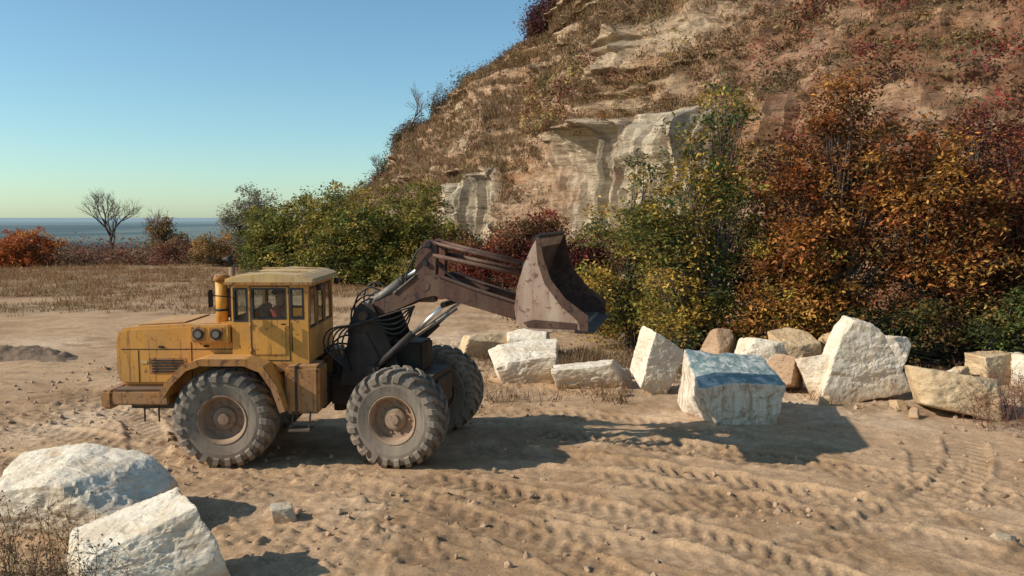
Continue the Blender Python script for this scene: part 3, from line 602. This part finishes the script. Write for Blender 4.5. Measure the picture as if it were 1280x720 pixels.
def box(name,x0,x1,y0,y1,z0,z1,mat,M=MF,bev=.015):
    bm=bmesh.new();bmesh.ops.create_cube(bm,size=1)
    for v in bm.verts:v.co=Vector((x0+(v.co.x+.5)*(x1-x0),y0+(v.co.y+.5)*(y1-y0),z0+(v.co.z+.5)*(z1-z0)))
    return fin(bm,name,mat,M,bev)
def prism(name,pts,y0,y1,mat,M=MF,bev=.015):
    bm=bmesh.new();a=[bm.verts.new((x,y0,z)) for x,z in pts];b2=[bm.verts.new((x,y1,z)) for x,z in pts];n=len(pts)
    bm.faces.new(a);bm.faces.new(b2[::-1])
    for i in range(n): bm.faces.new((a[i],b2[i],b2[(i+1)%n],a[(i+1)%n]))
    return fin(bm,name,mat,M,bev)
def rod(name,p0,p1,r,mat,M=MF,seg=20,r2=None):
    p0=Vector(p0);p1=Vector(p1);d=p1-p0;bm=bmesh.new()
    bmesh.ops.create_cone(bm,cap_ends=True,segments=seg,radius1=r,radius2=r if r2 is None else r2,depth=d.length)
    bm.transform(Matrix.Translation((p0+p1)/2)@d.to_track_quat('Z','Y').to_matrix().to_4x4())
    o=fin(bm,name,mat,M,0)
    for f in o.data.polygons:f.use_smooth=len(f.vertices)==4
    return o
def thick(poly,t):
    L=[];Rr=[]
    for i,(x_,z_) in enumerate(poly):
        a=Vector(poly[max(i-1,0)]);c_=Vector(poly[min(i+1,len(poly)-1)]);d=(c_-a).normalized();n=Vector((-d.y,d.x));L.append((x_+n.x*t/2,z_+n.y*t/2));Rr.append((x_-n.x*t/2,z_-n.y*t/2))
    return L+Rr[::-1]
def wall(name,org,U,Wd,H,openings,mat,th=.045,M=MF):
    us=sorted({0,Wd,*[o[0] for o in openings],*[o[1] for o in openings]});vs=sorted({0,H,*[o[2] for o in openings],*[o[3] for o in openings]})
    bm=bmesh.new();vd={}
    def g(u,v):
        if (u,v) not in vd: vd[(u,v)]=bm.verts.new(Vector(org)+Vector(U)*u+Vector((0,0,v)))
        return vd[(u,v)]
    for i in range(len(us)-1):
        for j in range(len(vs)-1):
            uc=(us[i]+us[i+1])/2;vc=(vs[j]+vs[j+1])/2
            if any(o[0]<uc<o[1] and o[2]<vc<o[3] for o in openings): continue
            bm.faces.new((g(us[i],vs[j]),g(us[i+1],vs[j]),g(us[i+1],vs[j+1]),g(us[i],vs[j+1])))
    o=fin(bm,name,mat,M);md=o.modifiers.new('s','SOLIDIFY');md.thickness=th;md.offset=0
    bv=o.modifiers.new('b','BEVEL');bv.width=.008;bv.segments=2
    Uv=Vector(U);Nn=Uv.cross(Vector((0,0,1)))
    for k,(u0,u1,v0,v1) in enumerate(openings):
        bm=bmesh.new();q=[Vector(org)+Uv*u+Vector((0,0,v)) for u,v in ((u0,v0),(u1,v0),(u1,v1),(u0,v1))]
        bm.faces.new([bm.verts.new(c) for c in q]);fin(bm,'glass',M_glass,M)
        bm=bmesh.new();w=.018
        for sgn in (1,-1):
            off=Nn*(th/2+.004)*sgn
            oo=[bm.verts.new(Vector(org)+Uv*u+Vector((0,0,v))+off) for u,v in ((u0-w,v0-w),(u1+w,v0-w),(u1+w,v1+w),(u0-w,v1+w))]
            ii=[bm.verts.new(Vector(org)+Uv*u+Vector((0,0,v))+off) for u,v in ((u0+w,v0+w),(u1-w,v0+w),(u1-w,v1-w),(u0+w,v1-w))]
            for a in range(4): bm.faces.new((oo[a],oo[(a+1)%4],ii[(a+1)%4],ii[a]))
        fin(bm,'window_seal',M_blk,M)
    return o
def wheel(name,c,M,Rr=.86,W=.66):
    prof=[(.40,-.26),(.44,-.29),(.60,-.335),(.70,-.33),(.77,-.30),(.80,-.25),(.815,-.12),(.82,0),(.815,.12),(.80,.25),(.77,.30),(.70,.33),(.60,.335),(.44,.29),(.40,.26)]
    k=72;V=[];sc=Rr/.86
    for i in range(k):
        a=i/k*2*np.pi
        for r,y_ in prof: V.append((c[0]+math.cos(a)*r*sc,c[1]+y_,c[2]+math.sin(a)*r*sc))
    n=len(prof);F=[(i*n+j,((i+1)%k)*n+j,((i+1)%k)*n+j+1,i*n+j+1) for i in range(k) for j in range(n-1)]
    nl=22
    for side in (-1,1):
        for i in range(nl):
            a0=(i+(.5 if side>0 else 0))/nl*2*np.pi
            st=[(.015,.875,0),(.12,.875,.06),(.22,.870,.13),(.30,.845,.19),(.350,.775,.215),(.352,.68,.225)]
            b0=len(V)
            for (yy,ro,da) in st:
                hw=.046/ro
                rin=ro-.08 if yy<.3 else ro-.06
                for dw in (-hw,hw):
                    a=a0+da*1.25+dw
                    V.append((c[0]+math.cos(a)*ro*sc,c[1]+side*yy*(1.03 if yy>.3 else 1),c[2]+math.sin(a)*ro*sc))
                for dw in (-hw*1.35,hw*1.35):
                    a=a0+da*1.25+dw;yi=yy if yy<.3 else yy-.06
                    V.append((c[0]+math.cos(a)*rin*sc,c[1]+side*yi,c[2]+math.sin(a)*rin*sc))
            for s_ in range(len(st)-1):
                q=b0+s_*4;w_=q+4
                F+= [(q,q+1,w_+1,w_),(q,w_,w_+2,q+2),(q+1,q+3,w_+3,w_+1)]
            F+=[(b0,b0+2,b0+3,b0+1)];e=b0+(len(st)-1)*4;F+=[(e,e+1,e+3,e+2)]
    me=bpy.data.meshes.new(name);Vt=[M@Vector(v) for v in V];me.from_pydata(Vt,[],F);me.materials.append(M_rub);me.update()
    o=bpy.data.objects.new(name,me);scene.collection.objects.link(o);o.parent=root
    bm=bmesh.new();bm.from_mesh(me);bmesh.ops.recalc_face_normals(bm,faces=bm.faces[:]);bm.to_mesh(me);bm.free()
    for sg in (-1,1):
        pr=[(.405,.27),(.43,.29),(.42,.30),(.385,.275),(.36,.20),(.345,.12),(.20,.10),(.19,.17),(.15,.19),(.10,.19),(.09,.24),(.001,.245)]
        V=[];kk=48
        for i in range(kk):
            a=i/kk*2*np.pi
            for r,y_ in pr: V.append(M@Vector((c[0]+math.cos(a)*r,c[1]+sg*y_,c[2]+math.sin(a)*r)))
        n=len(pr);F=[(i*n+j,((i+1)%kk)*n+j,((i+1)%kk)*n+j+1,i*n+j+1) for i in range(kk) for j in range(n-1)]
        me=bpy.data.meshes.new(name+'_rim');me.from_pydata(V,[],F);me.materials.append(M_rim)
        o=bpy.data.objects.new('rim',me);scene.collection.objects.link(o);o.parent=root
        bm=bmesh.new();bm.from_mesh(me);bmesh.ops.recalc_face_normals(bm,faces=bm.faces[:]);bm.to_mesh(me);bm.free()
        for i in range(10):
            a=i/10*2*np.pi;x_=c[0]+math.cos(a)*.26;z_=c[2]+math.sin(a)*.26
            rod('wheel_nut',(x_,c[1]+sg*.10,z_),(x_,c[1]+sg*.14,z_),.02,M_rim,M,6)
zc=.83
for sg,nm in ((-1,'near'),(1,'far')):
    wheel('tyre',(0,sg*1.12,zc),MF);wheel('tyre',(0,sg*1.15,zc),MRr)
rod('axle_front',(0,-1.0,zc),(0,1.0,zc),.16,M_dark);rod('axle_rear',(0,-1.0,zc),(0,1.0,zc),.16,M_dark,MRr)
box('chassis_frame',-2.0,1.55,-.45,.45,.80,1.25,M_dark)
box('engine_side_skirt',-1.95,.2,-.74,.74,1.15,1.36,M_yel2)
prism('engine_hood',[(-2.0,1.32),(-2.06,1.5),(-2.06,2.16),(-1.98,2.30),(-1.8,2.345),(.06,2.44),(.06,1.32)],-.82,.82,M_yel,bev=.05)
prism('hood_top_lid',[(-1.75,2.352),(-.9,2.397),(-.9,2.415),(-1.75,2.37)],-.6,.6,M_yel,bev=.008)
box('front_grille',-2.085,-2.055,-.6,.6,1.5,2.15,M_dark)
for i in range(7): box('grille_bar',-2.11,-2.087,-.62,.62,1.53+i*.09,1.56+i*.09,M_yel2,bev=.004)
for i in range(5): box('side_louver',-1.42,-.86,-.842,-.823,1.545+i*.05,1.57+i*.05,M_blk,bev=.004)
box('louver_panel',-1.47,-.81,-.828,-.8,1.52,1.80,M_yel2,bev=.006)
box('hood_seam',-1.96,.02,-.826,-.8,1.95,1.965,M_blk,bev=.002)
box('hood_seam',-.72,-.705,-.827,-.8,1.36,2.3,M_blk,bev=.002)
box('hood_seam',-1.66,-1.648,-.827,-.8,1.36,1.94,M_blk,bev=.002)
box('hood_latch',-1.3,-1.18,-.845,-.82,1.98,2.02,M_dark);box('hood_badge',-1.62,-1.50,-.832,-.82,1.70,1.75,M_roof,bev=.003)
box('hood_handle',-.5,-.38,-.85,-.82,2.0,2.03,M_dark)
box('front_bumper',-2.2,-2.0,-1.14,1.14,.95,1.28,M_yel2,bev=.04)
box('bumper_side',-2.02,-1.02,-1.13,-.6,1.02,1.27,M_yel2,bev=.03);box('bumper_side',-2.02,-1.02,.6,1.13,1.02,1.27,M_yel2,bev=.03)
box('bumper_top_step',-1.98,-1.05,-1.11,-.84,1.272,1.30,M_boom,bev=.008)
for x_ in(-1.25,-1.5): rod('tow_chain',(x_,-1.0,.7),(x_,-1.0,1.02),.015,M_dark)
fp=[(-1.05,1.18),(-.88,1.48),(-.6,1.76),(-.32,1.86),(.42,1.86),(.72,1.74),(.93,1.42),(1.06,1.0)]
for y0,y1 in ((-1.46,-.66),(.66,1.46)):
    o=prism('fender',thick(fp,.05),y0,y1,M_yel,bev=.012)
prism('fender_lip',thick([(a,b2-.02) for a,b2 in fp],.11),-1.485,-1.462,M_yel2,bev=.008)
prism('fender_lip',thick([(a,b2-.02) for a,b2 in fp],.11),1.462,1.485,M_yel2,bev=.008)
for s_ in (-1,1):
    prism('fender_inner_panel',[(-.95,1.3),(-.55,1.74),(.45,1.83),(.85,1.5),(.95,1.3)],s_*.70-.02,s_*.70+.02,M_yel2)
    a,b2=sorted((s_*1.2,s_*.55))
    box('fuel_tank',1.02,1.62,a,b2,.88,1.72,M_yel2,bev=.05);box('tank_strap',1.2,1.25,a-.008,b2+.008,.87,1.73,M_dark,bev=.004)
    a,b2=sorted((s_*1.42,s_*1.1));box('step',1.12,1.5,a,b2,.62,.66,M_dark)
    for x_ in(1.16,1.46): rod('step_rail',(x_,s_*1.32,.62),(x_,s_*1.15,1.0),.015,M_dark)
cx0,cx1,cy,cz0,cz1=.06,1.40,.93,1.72,3.13
box('cab_floor',cx0+.03,cx1-.03,-cy+.03,cy-.03,1.70,1.78,M_dark)
side=[(.05,.27,.76,1.32),(.37,.94,.80,1.32),(1.04,1.25,.80,1.32)]
wall('cab_side',(cx0,-cy,cz0),(1,0,0),cx1-cx0,cz1-cz0,side,M_yel)
wall('cab_side',(cx0,cy,cz0),(1,0,0),cx1-cx0,cz1-cz0,side,M_yel)
wall('cab_front',(cx0+.0235,-cy+.0235,cz0),(0,1,0),2*cy-.047,cz1-cz0,[(.08,.86,.80,1.32),(.95,1.73,.80,1.32)],M_yel)
wall('cab_rear',(cx1-.0235,-cy+.0235,cz0),(0,1,0),2*cy-.047,cz1-cz0,[(.08,.58,.62,1.32),(.66,1.15,.62,1.32),(1.23,1.73,.62,1.32)],M_yel)
prism('cab_roof',[(cx0-.12,3.12),(cx0-.13,3.19),(cx0+.05,3.27),(cx0+.6,3.31),(cx1-.1,3.28),(cx1+.12,3.2),(cx1+.12,3.12)],-cy-.07,cy+.07,M_roof,bev=.035)
box('roof_rib',cx0+.1,cx1-.1,-.5,-.46,3.295,3.325,M_roof);box('roof_rib',cx0+.1,cx1-.1,.46,.5,3.295,3.325,M_roof)
box('roof_gutter',cx0-.1,cx1+.1,-cy-.09,-cy-.072,3.11,3.15,M_yel2,bev=.004)
yd_=-cy-.026
for a in ((.385,.40,1.78,3.08),(1.06,1.075,1.78,3.08)): box('door_seam',a[0],a[1],yd_-.003,yd_+.01,a[2],a[3],M_blk,bev=0)
for a in ((.385,1.075,1.775,1.788),(.385,1.075,3.075,3.088)): box('door_seam',a[0],a[1],yd_-.004,yd_+.01,a[2],a[3],M_blk,bev=0)
box('door_panel_emboss',.46,1.0,yd_-.012,yd_+.01,1.88,2.38,M_yel,bev=.01)
box('door_handle',.92,1.02,yd_-.04,yd_-.01,2.41,2.435,M_dark);
for z_ in (1.95,2.4,2.95): rod('door_hinge',(.392,yd_-.015,z_-.05),(.392,yd_-.015,z_+.05),.016,M_yel2)
rod('grab_rail',(1.12,yd_-.05,1.95),(1.12,yd_-.05,2.45),.012,M_dark)
box('cab_lower_skirt',cx0,cx1+.02,-cy-.05,-cy+.3,1.58,1.725,M_yel2);box('cab_lower_skirt',cx0,cx1+.02,cy-.3,cy+.05,1.58,1.725,M_yel2)
rod('mirror_arm',(cx0,-cy-.03,2.9),(cx0-.22,-cy-.3,2.95),.01,M_dark);box('mirror',cx0-.26,cx0-.23,-cy-.40,-cy-.22,2.75,3.05,M_dark)
for y_ in(-.7,.7):
    rod('work_lamp',(cx1+.10,y_,3.05),(cx1+.18,y_,3.05),.06,M_dark);rod('work_lamp_lens',(cx1+.181,y_,3.05),(cx1+.186,y_,3.05),.05,M_lens)
for s_ in (-1,1):
    a,b2=sorted((s_*1.0,s_*.80));box('headlamp_box',-.66,.03,a,b2,2.09,2.41,M_yel,bev=.025)
    for x_ in(-.51,-.20):
        box('headlamp_surround',x_-.12,x_+.12,min(s_*1.0,s_*1.015),max(s_*1.0,s_*1.015),2.13,2.37,M_yel2,bev=.006)
        rod('headlamp_ring',(x_,s_*1.012,2.25),(x_,s_*1.022,2.25),.10,M_boom);rod('headlamp',(x_,s_*1.022,2.25),(x_,s_*1.03,2.25),.085,M_blk)
        rod('headlamp_glass',(x_,s_*1.031,2.25),(x_,s_*1.036,2.25),.06,M_lens)
rod('air_filter',(-.22,-.62,2.38),(-.22,-.62,3.16),.105,M_yel);rod('air_filter_cap',(-.22,-.62,3.16),(-.22,-.62,3.27),.14,M_yel2,r2=.11);rod('filter_band',(-.22,-.62,2.62),(-.22,-.62,2.66),.115,M_dark)
rod('exhaust_stack',(-.04,-.58,2.38),(-.04,-.58,3.42),.055,M_rim);rod('exhaust_muffler',(-.04,-.58,2.5),(-.04,-.58,3.02),.085,M_boom);rod('exhaust_tip',(-.04,-.58,3.42),(-.13,-.60,3.56),.06,M_dark);rod('exhaust_cap',(-.16,-.61,3.50),(-.02,-.58,3.60),.07,M_dark,r2=.02)
box('seat_base',.45,.95,-.62,-.12,1.78,2.12,M_blk);box('seat_back',.42,.53,-.62,-.12,2.12,2.72,M_blk,bev=.03)
rod('steering_column',(1.28,-.37,1.8),(1.12,-.37,2.42),.03,M_dark)
bpy.ops.mesh.primitive_torus_add(major_radius=.2,minor_radius=.015,location=(0,0,0),rotation=(0,R(-20),0));o=bpy.context.object;o.name='steering_wheel';o.parent=root;o.location=(1.11,-.37,2.45);o.data.materials.append(M_blk)
# --- rear half
box('joint_block',-1.75,-1.1,-.25,.25,.75,1.3,M_dark,MRr,.05);rod('articulation_pin',(-1.62,0,.6),(-1.62,0,1.6),.12,M_dark,MRr)
box('rear_frame',-1.25,.5,-.42,.42,.85,1.35,M_dark,MRr);box('rear_deck',-1.15,.45,-.62,.62,1.35,1.45,M_dark,MRr)
box('hydraulic_tank',-.45,.15,-.30,.34,1.45,2.0,M_dark,MRr,.04);box('valve_block',-.95,-.5,-.3,.3,1.45,2.0,M_dark,MRr,.03)
box('gearbox_cover',-1.3,-.9,-.55,.55,1.5,1.9,M_dark,MRr,.04)
A=(-.85,2.5);Bk=(.35,3.12);Ck=(1.98,2.60)
for s_ in (-1,1):
    y=s_*.55
    prism('tower_plate',[(-1.35,1.2),(-1.1,2.45),(-.95,2.72),(-.68,2.72),(-.5,2.3),(-.05,1.3)],y-.035,y+.035,M_dark,MRr,.01)
    prism('tower_gusset',[(-1.22,1.4),(-1.02,2.2),(-.8,2.2),(-.35,1.4)],y+s_*.037,y+s_*.065,M_dark,MRr,.008)
    y=s_*.44
    prism('boom_arm',[(A[0]-.1,A[1]-.12),(A[0]-.1,A[1]+.13),(-.3,2.90),(.1,3.22),(.45,3.24),(1.2,3.0),(2.1,2.74),(2.15,2.52),(2.0,2.48),(1.1,2.72),(.45,2.90),(.2,2.84),(-.3,2.6)],y-.05,y+.05,M_boom,MRr,.012)
    prism('boom_flange',[(.5,3.242),(1.2,3.005),(2.05,2.757),(2.05,2.78),(1.2,3.03),(.5,3.265)],y-.09,y+.09,M_boom,MRr,.004)
    prism('boom_flange',[(-.3,2.902),(.1,3.222),(.1,3.25),(-.32,2.93)],y-.09,y+.09,M_grey,MRr,.004)
    y=s_*.33
    rk=[(.10,2.75),(.04,3.4),(.16,3.80),(.30,3.88),(.46,3.80),(.44,3.3),(.42,2.75)]
    prism('rocker_plate',rk,y-.03,y+.03,M_boom,MRr,.01)
    prism('rocker_plate_inner',rk,y-s_*.14-.02,y-s_*.14+.02,M_red,MRr,.01)
    y=s_*.24
    rod('tilt_cylinder',(-.95,y,2.62),(-.22,y,3.13),.085,M_grey,MRr);rod('cylinder_collar',(-.26,y,3.10),(-.18,y,3.155),.10,M_dark,MRr);rod('tilt_piston',(-.2,y,3.145),(.28,y,3.48),.042,M_chr,MRr)
    rod('tilt_link_rod',(.35,y,3.82),(2.10,y,3.42),.034,M_boom,MRr);rod('tilt_link_rod_lower',(.40,y+s_*.12,3.60),(2.12,y+s_*.12,3.26),.038,M_boom,MRr)
    y=s_*.68
    rod('lift_cylinder',(-.62,y,1.55),(.12,y,2.22),.07,M_dark,MRr);rod('lift_piston',(.12,y,2.22),(.72,y,2.76),.04,M_chr,MRr)
    rod('pin',(.72,y-.12,2.76),(.72,y+.12,2.76),.05,M_dark,MRr);rod('pin',(-.62,y-.12,1.55),(-.62,y+.12,1.55),.06,M_dark,MRr)
    box('cylinder_bracket',-.75,-.5,y-.09,y+.09,1.36,1.62,M_dark,MRr)
for (x_,z_,r_,h_) in ((A[0],A[1],.08,.66),(.28,3.06,.09,.5),(.32,3.80,.05,.42),(.26,3.46,.05,.42),(2.05,2.6,.07,.55),(1.2,2.86,.08,.44),(.72,2.76,.05,.8)):
    rod('cross_pin',(x_,-h_,z_),(x_,h_,z_),r_,M_dark if r_<.08 else M_boom,MRr)
def hose(pts,r=.018,M=MRr,mat=None,name='hydraulic_hose'):
    cu=bpy.data.curves.new(name,'CURVE');cu.dimensions='3D';cu.bevel_depth=r;cu.bevel_resolution=3
    sp=cu.splines.new('BEZIER');sp.bezier_points.add(len(pts)-1)
    for bp,pt in zip(sp.bezier_points,pts): bp.co=M@Vector(pt);bp.handle_left_type=bp.handle_right_type='AUTO'
    cu.materials.append(mat or M_blk);o=bpy.data.objects.new(name,cu);scene.collection.objects.link(o);o.parent=root
for k in range(6):
    y=-.5+k*.17;q=rng.normal(0,.06,4)
    hose([(-.7,y,1.7),(-1.2+q[0],y-.08,2.1+.05*k+q[1]),(-1.02+q[2],y-.05,2.68+.04*k+q[3]),(-.5,y*.6,2.75)],.016)
for k in range(5):
    y=-.62-.03*k;hose([(-1.1,y,1.5),(-1.2-.08*k,y-.1,2.1),(-.8,y-.05,2.4),(-.2,y+.05,2.2+.1*k),(.1,y+.1,2.7)],.016)
hose([(-.2,-.3,2.9),(.0,-.42,3.45),(.3,-.42,3.75),(.5,-.3,3.4),(.9,-.3,3.1)])
hose([(-1.1,-.3,1.9),(-1.6,-.25,1.9),(-2.0,-.2,1.6)]);hose([(-1.1,.1,1.9),(-1.6,.15,2.0),(-2.0,.1,1.6)])
rod('grey_pipe',(-.2,-.60,2.0),(.9,-.5,2.75),.022,M_grey,MRr);rod('grey_pipe',(-.2,-.64,1.92),(.9,-.54,2.67),.022,M_grey,MRr)
# bucket
bx,bz=2.12,2.44;YB=1.2
def bp_(l): return [(bx+a,bz+b2) for a,b2 in l]
shell=[(1.08,.0),(.55,.0),(.18,.04),(.03,.16),(0,.36),(.05,.70),(.16,1.05),(.30,1.36),(.36,1.50)]
prism('bucket_shell',thick(bp_(shell),.05),-YB,YB,M_bucket,MRr,.006)
inn_=bp_([(1.0,.032),(.55,.032),(.20,.075),(.07,.18),(.035,.36),(.085,.69),(.19,1.03),(.32,1.34)])
prism('bucket_liner',thick(inn_,.008),-YB+.01,YB-.01,M_buckin,MRr,0)
sideq=bp_([(1.14,.0),(.55,-.03),(.16,.01),(0,.14),(-.03,.36),(.02,.71),(.13,1.07),(.28,1.40),(.36,1.52),(.42,1.15),(.55,.80),(.80,.48),(1.14,.22)])
prism('bucket_side',sideq,-YB-.04,-YB-.002,M_bucket,MRr,.006);prism('bucket_side',sideq,YB+.002,YB+.04,M_buckin,MRr,.006)
edg=bp_([(1.20,.0),(1.06,.0),(1.04,.16),(.74,.42),(.48,.76),(.36,1.12),(.33,1.50),(.41,1.50),(.46,1.16),(.58,.83),(.83,.52),(1.20,.26)])
prism('side_edge_plate',edg,-YB-.07,-YB-.042,M_boom,MRr,.005)
prism('side_edge_plate',edg,YB+.042,YB+.07,M_boom,MRr,.005)
prism('side_wear_plate',bp_([(1.0,.03),(.2,.04),(.12,.12),(.3,.17),(1.0,.13)]),-YB-.056,-YB-.042,M_boom,MRr,.004)
prism('bucket_cutting_edge',bp_([(.98,.03),(1.28,-.015),(1.28,-.035),(.98,-.035)]),-YB-.06,YB+.06,M_dark,MRr,.004)
prism('bucket_top_lip',bp_([(.30,1.44),(.42,1.55),(.37,1.58),(.25,1.48)]),-YB-.02,YB+.02,M_dark,MRr,.004)
for k in range(5):
    y=-YB+.15+k*(2*YB-.3)/4;prism('bucket_back_rib',bp_([(.05,.06),(-.06,.3),(0,.72),(.12,1.06),(.15,1.05),(.04,.7),(-.01,.36),(.1,.04)]),y-.02,y+.02,M_boom,MRr,.004)
for s_ in (-1,1):
    for y in (.34,.54): prism('bucket_ear',bp_([(.05,.08),(-.12,.1),(-.14,.3),(.02,.42)]),s_*y-.02,s_*y+.02,M_dark,MRr,.005)
    prism('bucket_top_ear',bp_([(.02,.72),(-.08,.85),(-.08,1.06),(.16,1.1)]),s_*.3-.12,s_*.3+.12,M_dark,MRr,.005)

# ---------------------------------------------------------------- driver
drv=bpy.data.objects.new('driver',None);scene.collection.objects.link(drv)
def skin(name,pts,edges,rad,mat,rootv=0,sub=2):
    me=bpy.data.meshes.new(name);me.from_pydata(pts,edges,[]);o=bpy.data.objects.new(name,me);scene.collection.objects.link(o);o.parent=drv
    me.materials.append(mat);o.modifiers.new('k','SKIN');sv=me.skin_vertices[0].data
    for i,r in enumerate(rad): sv[i].radius=(r,r) if not isinstance(r,tuple) else r
    for v in sv: v.use_root=False
    sv[rootv].use_root=True
    s=o.modifiers.new('s','SUBSURF');s.levels=sub;s.render_levels=sub
    return o
dy=-.37
skin('upper_body',[(.66,dy,2.18),(.66,dy,2.34),(.68,dy,2.5),(.69,dy,2.62),(.71,dy,2.70),
  (.68,dy-.17,2.60),(.80,dy-.22,2.38),(1.0,dy-.12,2.44),(.68,dy+.17,2.60),(.80,dy+.22,2.38),(1.0,dy+.12,2.44)],
  [(0,1),(1,2),(2,3),(3,4),(3,5),(5,6),(6,7),(3,8),(8,9),(9,10)],[(.16,.12),(.15,.12),(.17,.12),(.13,.10),.055,.075,.055,.04,.075,.055,.04],M_cloth)
skin('legs',[(.66,dy,2.2),(.70,dy-.1,2.18),(1.08,dy-.14,2.22),(1.14,dy-.14,1.86),(1.24,dy-.14,1.81),(.70,dy+.1,2.18),(1.08,dy+.14,2.22),(1.14,dy+.14,1.86),(1.24,dy+.14,1.81)],
  [(0,1),(1,2),(2,3),(3,4),(0,5),(5,6),(6,7),(7,8)],[.13,.10,.075,.05,.04,.10,.075,.05,.04],M_pants)
skin('head',[(.71,dy,2.68),(.72,dy,2.76),(.735,dy,2.86),(.72,dy,2.93)],[(0,1),(1,2),(2,3)],[.05,.06,(.10,.085),(.07,.07)],M_skin)
def ell(name,c,s,mat):
    bm=bmesh.new();bmesh.ops.create_uvsphere(bm,u_segments=20,v_segments=12,radius=1);bm.transform(Matrix.Translation(c)@Matrix.Diagonal((*s,1)))
    o=fin(bm,name,mat,Matrix.Identity(4),0,True,parent=drv)
ell('cap',(.705,dy,2.93),(.115,.10,.055),M_hair);ell('cap_brim',(.81,dy,2.915),(.07,.07,.012),M_hair)
ell('nose',(.835,dy,2.84),(.018,.014,.022),M_skin)
for s_ in (-1,1):
    ell('eye',(.818,dy+s_*.033,2.865),(.01,.012,.008),M_hair);ell('ear',(.725,dy+s_*.085,2.85),(.02,.012,.03),M_skin)
    hx,hy,hz=1.02,dy+s_*.11,2.45;ell('palm',(hx+.02,hy,hz),(.04,.022,.035),M_skin)
    for f in range(4):
        yy=hy+(f-1.5)*.019;L=[.055,.065,.06,.045][f]
        skin('finger',[(hx+.03,yy,hz+.01),(hx+.06,yy,hz+.025),(hx+.03+L,yy,hz+.0),(hx+.03+L-.01,yy,hz-.02)],[(0,1),(1,2),(2,3)],[.009,.009,.008,.007],M_skin,0,1)
    skin('thumb',[(hx+.0,hy-s_*.02,hz),(hx+.03,hy-s_*.045,hz+.01),(hx+.06,hy-s_*.04,hz)],[(0,1),(1,2)],[.011,.010,.008],M_skin,0,1)
ell('mouth',(.822,dy,2.805),(.006,.022,.004),M_cloth)
drv.parent=root;drv.location=(0,0,0)

# ---------------------------------------------------------------- light, sky, camera
EL=32.0
sx,sy=.97,.245;hl=math.hypot(sx,sy);dirv=Vector((sx/hl*math.cos(R(EL)),sy/hl*math.cos(R(EL)),-math.sin(R(EL))))
ld=bpy.data.lights.new('sun','SUN');ld.energy=5.0;ld.angle=R(.5);ld.color=(1,.93,.82)
lo=bpy.data.objects.new('sun',ld);lo.rotation_euler=dirv.to_track_quat('-Z','Y').to_euler();scene.collection.objects.link(lo)
w=bpy.data.worlds.new("World");scene.world=w;w.use_nodes=True;nt=w.node_tree
sk=nt.nodes.new('ShaderNodeTexSky');sk.sky_type='NISHITA';sk.sun_disc=False;sk.sun_elevation=R(EL)
sk.sun_rotation=math.atan2(-dirv.x,-dirv.y);sk.air_density=1.0;sk.dust_density=.4;sk.ozone_density=2.2
tint=mix(nt,sk.outputs[0],(.84,1.06,1.06),1.,'MULTIPLY')
bg=nt.nodes['Background'];bg.inputs[1].default_value=.132;nt.links.new(tint,bg.inputs[0])
cam=bpy.data.cameras.new('camera');cam.sensor_width=36;cam.lens=36*1000/1280;cam.clip_end=40000;cam.clip_start=.1
co=bpy.data.objects.new('camera',cam);co.location=(0,0,4.3);co.rotation_euler=(R(90-5.14),0,0);scene.collection.objects.link(co);scene.camera=co
scene.view_settings.view_transform='Standard';scene.view_settings.look='None';scene.view_settings.exposure=0
